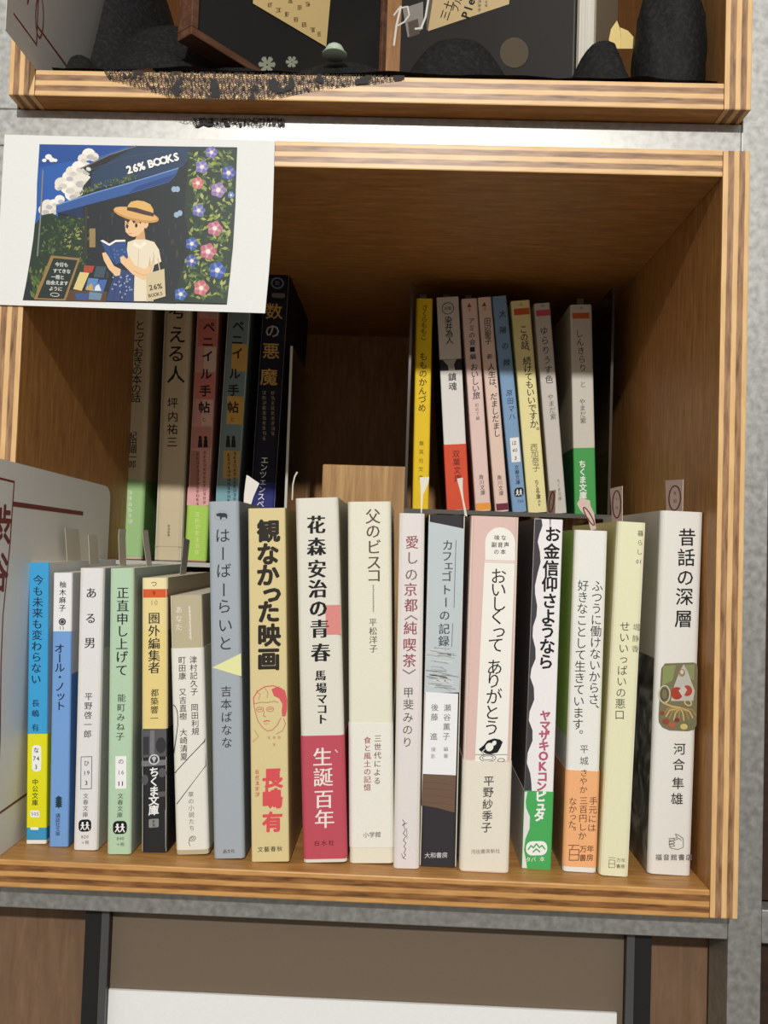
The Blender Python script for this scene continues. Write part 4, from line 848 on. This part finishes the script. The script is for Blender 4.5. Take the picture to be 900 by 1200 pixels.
f.poly([(180.4, 310), (176.6, 326), (168, 328), (156, 322), (148.6, 314.6), (142, 308), (141, 302), (145, 300), (149, 304), (152, 300), (153.6, 304), (158, 311), (170, 316), (176, 312)], SK); f.layer(25); f.line([(157, 318), (168, 323), (176, 321)], 0.8, SK2)
f.layer(23); f.poly([(118.6, 283), (128, 287.4), (147.6, 283), (151, 305), (136, 311), (126, 300)], C((48, 78, 132))); f.layer(24); f.poly([(118, 282.6), (121, 281.4), (128.4, 286), (136, 281.6), (147, 281.4), (147.6, 283.4), (136, 284.2), (128.6, 288.6)], C((240, 236, 224)))
for k in range(8): f.ell(rng.uniform(134, 147), rng.uniform(288, 303), 1, 0.8, C((96, 126, 170)))
f.line([(128.4, 288), (136, 310)], 0.7, C((34, 56, 100)))
f.layer(26); f.poly([(171.6, 321.4), (193, 315.4), (194.4, 347.6), (172.4, 354)], C((206, 190, 152))); f.line([(176, 322), (181, 300)], 1.2, C((206, 190, 152))); f.line([(187.6, 317), (185.4, 303)], 1.2, C((206, 190, 152))); f.layer(27)
f.row('26%', 182.4, 336.6, 8.6, C((66, 58, 54)), 'b', 9, -9); f.row('BOOKS', 182.6, 345.6, 5.4, C((92, 82, 74)), 'b', 6, -11)
f.layer(28); f.row('26%', 159, 197.4, 12.4, C((240, 238, 232)), 'k', 12.6, -15); f.row('BOOKS', 192, 188.4, 12.4, C((240, 238, 232)), 'k', 13.2, -15)
mb.build('printed_picture', card)

# ================================================================== paper folders along the left walls
RED = mat((122, 56, 50)); XS = 14.55
def folder(dz, label, oval, tint):
    o3 = Vector((XS, 50, T + dz))
    r = empty('paper_folder', o3); tag(r, label, 'folder', 'white printed folders')
    mb = MB()
    pts = [(-34, 0), (140, 0), (140, 192)] + [(132 + 8 * math.cos(a), 191 + 8 * math.sin(a)) for a in (0.4, 0.8, 1.2)] + [(130, 199.6), (-34, 203)]
    mb.prism([Vector((0, y - 50, z + 0.15)) for y, z in pts], (-1, 0, 0), 0.45, paper(tint, 0.5)); mb.build('sheet', r)
    mb = MB(); f = Face(mb, lambda y, z: Vector((0, y - 50, -z)), (1, 0, 0), 0.05, 0.02)     # layout: y to the right, z downwards
    Z = lambda z: -z
    f.line([(-27, Z(12.6)), (-1.4, Z(12.6)), (-2.4, Z(60)), (-5.6, Z(100)), (-6.2, Z(124)), (-2.6, Z(160)), (-1.4, Z(192.4)), (-27, Z(193.4))], 1.1, RED)
    f.line([(-1.4, Z(181)), (92, Z(179.6))], 2.6, RED); f.line([(-1.6, Z(22.6)), (60, Z(24))], 1.3, RED)
    f.row('渋', -13, Z(170), 21, RED, 'b', 21, 0.001); f.row('谷', -13, Z(146), 21, RED, 'b', 21, 0.001)
    f.scrawl(-10, Z(66), Z(46), 9, RED, 3)
    if oval: f.ring(0.5, Z(29), 4.6, 11, 1.1, RED); f.line([(-15, Z(44)), (-11.6, Z(34)), (-13.4, Z(27))], 1.4, RED)
    mb.build('print', r)
folder(0, 'white paper folder with red lettering, behind the blue book at the left', False, (226, 224, 220))
folder(H + GAP, 'white paper folder with red lines, at the upper left beside the black lace', True, (190, 186, 180))  # greyer sheet tint holds the shade of the upper box

# ================================================================== order slips sticking out of the books
def slip(label, rows, x=None, y=None, c=(206, 198, 184), oval=None, base=0):
    """paper tongue: rows of (left, right) photo points from top to bottom, on the plane of the book's pages"""
    g = lambda q: at_x(q[0], q[1], x) if x is not None else at_y(q[0], q[1], y if not isinstance(y, (list, tuple)) else y[0])
    A = [g(r[0]) for r in rows]; B = [g(r[1]) for r in rows]; o = (A[-1] + B[-1]) / 2
    e = empty('order_slip', o); tag(e, label, 'paper slip', 'order slips sticking out of the books')
    mb = MB(); m = paper(c, 0.6); n = (B[0] - A[0]).cross(A[-1] - A[0]).normalized() * 0.12
    vs = []
    for a, b in zip(A, B): vs += [a - o + n, b - o + n, a - o - n, b - o - n]
    fs = []
    for i in range(len(rows) - 1):
        p, q = 4 * i, 4 * i + 4
        fs += [(p, p + 1, q + 1, q), (p + 2, q + 2, q + 3, p + 3), (p, q, q + 2, p + 2), (p + 1, p + 3, q + 3, q + 1)]
    k = 4 * (len(rows) - 1); fs += [(0, 2, 3, 1), (k, k + 1, k + 3, k + 2)]
    mb.add(vs, fs, m)
    if oval:
        nn = n.normalized()
        if nn.dot(CP - o) < 0: nn = -nn
        f = Face(mb, lambda u, v: g((u, v)) - o, nn, 0.16, 0.02)
        cx, cy, rx, ry, rot = oval; f.ring(cx, cy, rx, ry, 1.5, mat((112, 58, 56)), rot); f.scrawl(cx, cy + ry * 0.25, cy + ry * 0.4, rx * 0.8, mat((140, 120, 116)), 4); f.scrawl(cx, cy - ry * 0.4, cy - ry * 0.35, rx * 0.6, mat((140, 120, 116)), 6)
    mb.build('slip_sheet', e)
BX = [k.top.x for k in BOOKS]
slip('wide grey slip sticking up from the bright blue book', [((76, 619), (92, 620)), ((77.4, 640), (93.6, 640)), ((78.5, 657.5), (94.5, 657.5))], BX[0])
slip('narrow grey slip sticking up from the light blue book', [((103.5, 626.7), (113.7, 626.7)), ((104.4, 646), (115, 646)), ((105, 661), (116, 660.5))], BX[1])
slip('grey slip sticking up from the white book, against the green banded book', [((139.5, 620), (147.6, 620)), ((138.8, 630), (147, 630)), ((140, 663), (147.8, 663))], BX[2])
slip('grey slip leaning above the mint green book', [((166.7, 621), (173.2, 621.3)), ((169, 642), (175.4, 642)), ((172, 664), (178.2, 665))], BX[3])
slip('tall dark grey slip above the cream and black book', [((215.1, 630.2), (222.2, 632.9)), ((213, 655), (219.8, 656)), ((210.6, 676), (217.2, 678))], BX[4], c=(170, 162, 150))
slip('folded white slip peeking up behind the grey hardcover', [((289, 556.5), (291, 557.5)), ((287.6, 566), (304, 566.5)), ((286, 580), (297, 582)), ((285.5, 593), (293.5, 594))], y=70, c=(226, 222, 214))
slip('thin curled slip seen edge-on above the crimson banded book', [((347.6, 552.6), (349.2, 553.6)), ((344.6, 558), (346.2, 558.6)), ((342.4, 568), (344, 568)), ((341.6, 586), (343.2, 586))], y=40, c=(200, 194, 180))
slip('twisted white slip in front of the yellow small paperback', [((491.6, 559.4), (503, 559)), ((492.6, 566), (502, 566)), ((493, 580), (495.8, 580)), ((493, 601), (494.4, 601))], y=50, c=(222, 216, 204))
slip('thin bent slip in front of the orange-red banded small paperback', [((535.4, 561), (542.4, 559.8)), ((538.4, 572), (542.2, 572)), ((541.4, 585), (543.4, 585)), ((543.6, 598), (546.2, 598)), ((544.4, 605), (547.6, 605))], y=50, c=(214, 206, 194))
slip('narrow upright slip with red oval, above the black and white wavy book', [((643.4, 575.4), (651.6, 574)), ((642, 588), (651, 588)), ((641, 602), (651, 602))], BX[13], c=(196, 170, 160), oval=(646.6, 588.4, 2.6, 12, 8))
slip('crumpled slip with red oval bending over the white and orange book', [((676, 590), (681, 583)), ((680, 598), (691.4, 586.6)), ((684, 602), (692, 593)), ((689, 608), (696, 601)), ((692.4, 622), (698.6, 620))], y=60, c=(204, 184, 172), oval=(690, 605, 2.6, 12, -30))
slip('upright slip with red oval, above the pale yellow book', [((715.2, 572.6), (729.4, 569.4)), ((716.4, 592), (729.4, 591)), ((717.4, 611.8), (729.4, 611.8))], BX[15], c=(214, 190, 182), oval=(723, 591, 4.8, 16, 0))
slip('widest upright slip with red oval, above the white book at the right end', [((779.8, 563), (800.8, 561.8)), ((780.4, 580), (800.4, 580)), ((781.2, 600), (800, 600))], BX[16], c=(220, 196, 190), oval=(791, 583.6, 6.8, 14.4, 3))
slip('curled slip on top of the tall navy black book', [((324, 310), (326, 312)), ((320, 313), (331, 316)), ((334, 302.6), (343.6, 306)), ((335, 309), (343.4, 311.6))][:2] + [((322, 318), (332, 320.6))], y=190, c=(150, 120, 90))
for k, (x, y0) in enumerate(((496, 350), (523, 349), (549, 351), (680, 358))):
    nm = ('yellow', 'orange-red banded', 'orange based pink', 'green banded')[k]
    slip('small pointed slip on top of the %s small paperback' % nm, [((x - 1, y0 - 13), (x + 0.4, y0 - 13)), ((x - 4.4, y0 - 7), (x + 4, y0 - 7)), ((x - 3.6, y0), (x + 3.6, y0))], y=215, c=(150, 136, 122))

# ================================================================== upper box: lace cloth and what stands on it
ZU = H + GAP + T
BLACKCLOTH, tt, bb = nodes('black_cloth')
bb.inputs['Base Color'].default_value = (0.012, 0.012, 0.013, 1); bb.inputs['Roughness'].default_value = 0.75; bb.inputs['Specular IOR Level'].default_value = 0.3
vn = tt.nodes.new('ShaderNodeTexNoise'); vn.inputs['Scale'].default_value = 420; vn.inputs['Detail'].default_value = 4
vr = ramp(tt, [(0.45, (0.003, 0.003, 0.0035, 1)), (0.75, (0.016, 0.016, 0.016, 1))]); tco = tt.nodes.new('ShaderNodeTexCoord'); tt.links.new(tco.outputs['Object'], vn.inputs['Vector']); tt.links.new(vn.outputs['Fac'], vr.inputs[0]); tt.links.new(vr.outputs[0], bb.inputs['Base Color'])
vb = tt.nodes.new('ShaderNodeBump'); vb.inputs['Distance'].default_value = 0.001; vb.inputs['Strength'].default_value = 0.7; tt.links.new(vn.outputs['Fac'], vb.inputs['Height']); tt.links.new(vb.outputs[0], bb.inputs['Normal'])
# draped mounds: (top of mound, half width, half depth)
HUMPS = [(at_y(535, 52, 34), 30, 20), (at_y(706, 56, 24), 17, 15), (at_y(400, 82, 26), 34, 16), (at_y(150, -40, 120), 46, 62), (at_y(205, 46, 62), 44, 40), (at_y(96, 72, 30), 12, 14), (at_y(275, 74, 44), 40, 22), (at_y(185, 66, 26), 34, 14)]
rng = random.Random(8); PH = [(rng.uniform(0.05, 0.16), rng.uniform(0.05, 0.2), rng.uniform(0, 6), rng.uniform(0.3, 0.9)) for _ in range(7)]
def lace_z(x, y):
    z = 1.2
    for p, sx, sy in HUMPS: z = max(z, (p.z - ZU) * math.exp(-(((x - p.x) / sx) ** 2 + ((y - p.y) / sy) ** 2) ** 1.6))
    for a, b_, c_, d_ in PH: z += d_ * max(0.0, math.sin(a * x + b_ * y + c_))
    for (ax, ay), (bx_, by), cap, rad in STAND:      # the cloth lies flat under what stands on it
        L2 = (bx_ - ax) ** 2 + (by - ay) ** 2; t = min(1, max(0, ((x - ax) * (bx_ - ax) + (y - ay) * (by - ay)) / L2))
        q = math.hypot(x - ax - (bx_ - ax) * t, y - ay - (by - ay) * t)
        if z > cap: k = min(1, max(0, (q - rad) / 9)); z = cap + (z - cap) * k * k * (3 - 2 * k)
    return max(0.5, z)
STAND = [((90, -8), (205, 142), 18.0, 16), ((197, 136), (311, 46), 1.2, 15), ((318, 46), (360, 140), 0.9, 14), ((350, 24), (352, 24), 0.9, 19)]
lc = empty('lace_cloth', (190, 0, ZU)); tag(lc, 'black lace cloth spread over the floor of the upper box, hanging over its edge', 'cloth')
mb = MB(); nx, ny = 120, 60; vs = []
for j in range(ny + 1):
    for i in range(nx + 1):
        x = 22 + (372 - 22) * i / nx; y = 1.5 + 228 * (j / ny) ** 1.4; vs.append((x - 190, y, lace_z(x, y)))
mb.add(vs, [(j * (nx + 1) + i, j * (nx + 1) + i + 1, (j + 1) * (nx + 1) + i + 1, (j + 1) * (nx + 1) + i) for j in range(ny) for i in range(nx)], BLACKCLOTH, True)
mb.build('spread_cloth', lc)
mb = MB(); f = Face(mb, lambda u, v: at_y(u, v, -0.9) - Vector((190, 0, ZU)), (0, -1, 0), 0.05)
low = [(122, 84), (128, 93), (144, 97), (160, 101), (176, 106), (192, 111), (212, 117), (230, 116.4), (250, 118.5), (270, 117), (290, 118), (310, 115), (330, 113.4), (348, 109), (365, 106.5), (382, 103), (400, 101.4), (420, 98.6), (440, 97.4), (456, 95), (474, 93)]
top = [(x, 80.5 + (x - 42) * 0.0186) for x, y in low]
for (a, b_), (c_, d_) in zip(zip(top, low), list(zip(top, low))[1:]): f.poly([a, c_, d_, b_], LACE)
mb.build('lace_overhang', lc)
mb = MB(); f = Face(mb, lambda u, v: at_y(u, v, FY - 0.9) - Vector((190, 0, ZU)), (0, -1, 0), 0.05)
for k in range(9): x = 226 + k * 12; f.poly([(x, 138), (x + 12, 138.3), (x + 12, 146 + (k % 3)), (x + 6, 149 - k % 2), (x, 146 + ((k + 2) % 3))], LACE)
mb.build('lace_fringe', lc)

# folding picture frame standing open
def wing(parent, p0, p1, z0, h, th, nrm_flip, rail, mount, railw, hinge_o):
    d = (p1 - p0).normalized(); L = (p1 - p0).length; n = d.cross(Vector((0, 0, 1))).normalized()
    if n.y > 0: n = -n
    ang = math.atan2(d.y, d.x)
    def bx(name, x0, x1, za, zb, ya, yb, m, bev=0.5):
        q = MB(); q.box(x0, x1, ya, yb, za, zb, m); o = q.build(name, parent, bev); o.location = (Vector((p0.x, p0.y, z0)) - hinge_o) * S; o.rotation_euler = (0, 0, ang); return o
    bx('rail', 0, L, 0, railw, 0, th, rail); bx('rail', 0, L, h - railw, h, 0, th, rail)
    bx('stile', 0, railw, railw, h - railw, 0, th, rail); bx('stile', L - railw, L, railw, h - railw, 0, th, rail)
    bx('mount', railw, L - railw, railw, h - railw, 2.5, th - 1, mount, 0)
    return d, n
FRW = wood('frame_wood', (66, 40, 28), (112, 76, 54), (6, 60, 60), 0.4); FBL = mat((26, 26, 26), 0.5, 0.3); CHAR = mat((48, 46, 45), 0.35, 0.5)
Z0 = 446.0
hinge = Vector((197, 128, Z0))
pf = empty('framed_picture', hinge); tag(pf, 'black framed picture with brown wooden rim and a yellowed note, on the lace', 'picture')
P1 = Vector((96, 0, Z0)); d1, n1 = wing(pf, P1, Vector((194, 127, Z0)), Z0, 150, 12, False, FRW, FBL, 4.5, hinge)
mb = MB(); pn = P1 + n1 * -2.2
f = Face(mb, lambda u, v: at_plane(u, v, pn, n1) - hinge, n1, 0.2, 0.05); NOTE = paper((206, 180, 124), 0.7)
f.poly([(296, 4), (382, 55), (390, -36), (304, -88)], NOTE); f.layer()
for x, y, s_ in ((316, 7, 1), (326, 13, 2), (336, 18, 3), (346, 24, 4), (356, 30, 5), (366, 36, 6), (374, 41, 7), (350, 10, 8), (360, 6, 9), (340, 2, 10)): f.scrawl(x, y - 1, y, 7, mat((96, 76, 48)), s_)
mb.build('note', pf)
alb = empty('photo_album', Vector((301, 52, ZU + 2.0))); tag(alb, 'charcoal album cover with white script and a kraft label, on the lace', 'album')
ao = Vector((301, 52, ZU + 2.0)); P2 = Vector((203, 128, ZU + 2.0)); P3 = Vector((306, 47, ZU + 2.0))
d2 = (P3 - P2).normalized(); n2 = d2.cross(Vector((0, 0, 1))).normalized()
if n2.y > 0: n2 = -n2
q = MB(); q.box(0, (P3 - P2).length, 0, 10, 0, 170, CHAR); o = q.build('cover', alb, 1.0); o.location = (P2 - ao) * S; o.rotation_euler = (0, 0, math.atan2(d2.y, d2.x))
mb = MB(); f = Face(mb, lambda u, v: at_plane(u, v, P2, n2) - ao, n2, 0.15, 0.05)
f.poly([(472, 10), (496, 2), (496, 34), (478, 44)], mat((150, 144, 136))); f.poly([(500, -4), (512, -8), (508, 30), (500, 36)], mat((110, 98, 90))); f.poly([(478, 26), (490, 22), (492, 40), (480, 44)], mat((96, 84, 78))); f.layer()
f.poly([(501.7, 36.7), (596.7, 5), (602, -60), (512, -30)], paper((206, 182, 136), 0.7)); f.layer()
f.row('三土', 524, 12, 12, INK, 'm', 12, -72); f.row('ブル', 536, 5, 10, INK, 'm', 10, -72); f.row('Ple', 549, 10, 14, INK, 'b', 14, -72); f.scrawl(562, -4, 14, 5, GREY, 4); f.scrawl(570, -6, 10, 4, GREY, 6); f.layer()
IV = mat((232, 230, 222)); f.line([(470, 8), (465, 30), (462, 53)], 2.4, IV); f.line([(462, 18), (468, 10), (478, 8), (480, 18), (474, 26), (467, 30)], 1.8, IV); f.line([(503, -4), (499, 20), (494, 33), (487, 34)], 2.2, IV)
f.ell(603, 62, 17, 18, mat((92, 82, 68)))  # tan disc is a painted reflection on the cover
mb.build('printed_cover', alb)
# red satin ribbon, thick book, yellow tags
SATIN = mat((176, 20, 48), 0.28, 0.6)
yr = 60
e = empty('satin_ribbon', at_y(660, 78, yr)); o3 = at_y(660, 78, yr); tag(e, 'crimson satin ribbon hanging between the charcoal album and the grey book', 'ribbon')
mb = MB(); rows = [(690, -60, 12), (682, -30, 13), (675, 0, 13), (671, 18, 12), (667, 36, 12), (663, 54, 10), (659, 76, 9)]; vs = []
for i, (x, y, w_) in enumerate(rows):
    for k in range(5): vs.append(at_y(x - w_ / 2 + w_ * k / 4, y, yr) - o3 + Vector((0, 2.2 * math.sin(k * 2.2 + i * 1.3), 0)))
mb.add(vs, [(i * 5 + k, i * 5 + k + 1, i * 5 + k + 6, i * 5 + k + 5) for i in range(len(rows) - 1) for k in range(4)], SATIN, True); mb.build('satin_band', e)
c0 = at_y(697, 78, 44)
bo = Vector((c0.x, 44, ZU + 2.0)); e = empty('grey_book', bo, (0, 0, math.radians(-21))); tag(e, 'thick grey book showing pale page edges, right of the red ribbon', 'book')
mb = MB(); mb.box(-9.6, -0.9, 0, 92, 1, 148, page_mat((214, 210, 198))); mb.build('page_block', e)
for x0, x1 in ((-10.6, -9.7), (-0.8, 0.2)): mb = MB(); mb.box(x0, x1, -0.6, 95, 0, 150, paper((146, 136, 114))); mb.build('cover', e)
mb = MB(); mb.box(-10.6, 0.2, 93.2, 95.4, 0, 150, paper((60, 54, 48))); mb.build('spine', e)
def tagleaf(label, pts, y):
    pp = [at_y(*q, y) for q in pts]; o_ = pp[0]; ee = empty('paper_tag', o_); tag(ee, label, 'tag', 'yellow paper tags')
    mb = MB(); mb.prism([p - o_ for p in pp], (0, 1, 0), 0.4, paper((214, 190, 124))); mb.build('tag_sheet', ee)
tagleaf('narrow yellow leaf-shaped tag in front of the grey book', [(714.5, 57), (713.6, 46), (716, 34), (723, 24), (726, 32), (728, 44), (728, 57)], 34)
tagleaf('wide yellow leaf-shaped tag in front of the grey book', [(727.6, 57), (728, 44), (726.6, 32), (736, 36), (743, 44), (748.6, 57)], 33.5)
# black pouch at the right
po = at_y(783, 92, 24); po.z = ZU + 1.4
e = empty('black_pouch', po); tag(e, 'soft black pouch at the right wall of the upper box', 'pouch')
mb = MB(); vs = []; nu, nv = 28, 16
for j in range(nv + 1):
    t = j / nv; z = 92 * t; rad = (1.12 + 0.12 * math.sin(2.6 * t + 0.5)) * (1 - 0.62 * max(0, t - 0.5) / 0.5)
    for i in range(nu):
        a = 2 * math.pi * i / nu; rr = rad * (1 + 0.05 * math.sin(5 * a + 5 * t) + 0.035 * math.sin(9 * a + 11 * t) + 0.04 * math.sin(2 * a + 9 * t)); vs.append((15.0 * rr * math.cos(a), 13.2 * rr * math.sin(a), z))
fs = [(j * nu + i, j * nu + (i + 1) % nu, (j + 1) * nu + (i + 1) % nu, (j + 1) * nu + i) for j in range(nv) for i in range(nu)] + [tuple(range(nu - 1, -1, -1)), tuple(range(nv * nu, (nv + 1) * nu))]
mb.add(vs, fs, BLACKCLOTH, True); mb.build('pouch_body', e)
mb = MB(); mb.tube([(12.2 * math.cos(a), 10.2 * math.sin(a), 80 + math.sin(3 * a)) for a in [2 * math.pi * k / 24 for k in range(25)]], 1.5, mat((40, 34, 30))); mb.build('drawstring', e)
# pale green glass hat-shaped trinket on the lace, and small pale lace flowers
hp = at_y(392, 65, 8); e = empty('glass_trinket', hp); tag(e, 'small pale green hat-shaped trinket on the black lace below the note', 'ornament')
mb = MB(); prof = [(0.2, 7.4), (3, 7.0), (5, 5.6), (6.2, 3.4), (6.6, 1.4), (7.6, 0.9), (8.2, 0.5), (8.0, 0.0), (0.2, 0.0)]; vs = []; n = 24
for r_, z_ in prof:
    for k in range(n): vs.append((r_ * math.cos(2 * math.pi * k / n) * (0.82 if k else 0.82), r_ * 0.8 * math.sin(2 * math.pi * k / n), z_ * 0.82))
mb.add(vs, [(j * n + k, (j + 1) * n + k, (j + 1) * n + (k + 1) % n, j * n + (k + 1) % n) for j in range(len(prof) - 1) for k in range(n)], mat((176, 192, 172), 0.2, 0.5), True); mb.build('dome', e)
def lace_flower(label, u, v, y, r_):
    o_ = at_y(u, v, y); ee = empty('lace_flower', o_); tag(ee, label, 'ornament', 'pale lace flowers'); mb = MB()
    for k in range(6):
        a = 2 * math.pi * k / 6; mb.prism([Vector((r_ * 0.2 * math.cos(a - 1), 0, r_ * 0.2 * math.sin(a - 1))), Vector((r_ * math.cos(a - 0.34), -0.4, r_ * math.sin(a - 0.34))), Vector((r_ * 1.1 * math.cos(a), -0.6, r_ * 1.1 * math.sin(a))), Vector((r_ * math.cos(a + 0.34), -0.4, r_ * math.sin(a + 0.34))), Vector((r_ * 0.2 * math.cos(a + 1), 0, r_ * 0.2 * math.sin(a + 1)))], (0, 1, 0), 0.3, mat((112, 118, 100)))
    mb.build('petals', ee)
lace_flower('larger pale lace flower on the black lace below the picture frame', 313, 76, 6, 4.2)
lace_flower('smaller pale lace flower on the black lace, left of the trinket', 342, 73, 6, 3.0)
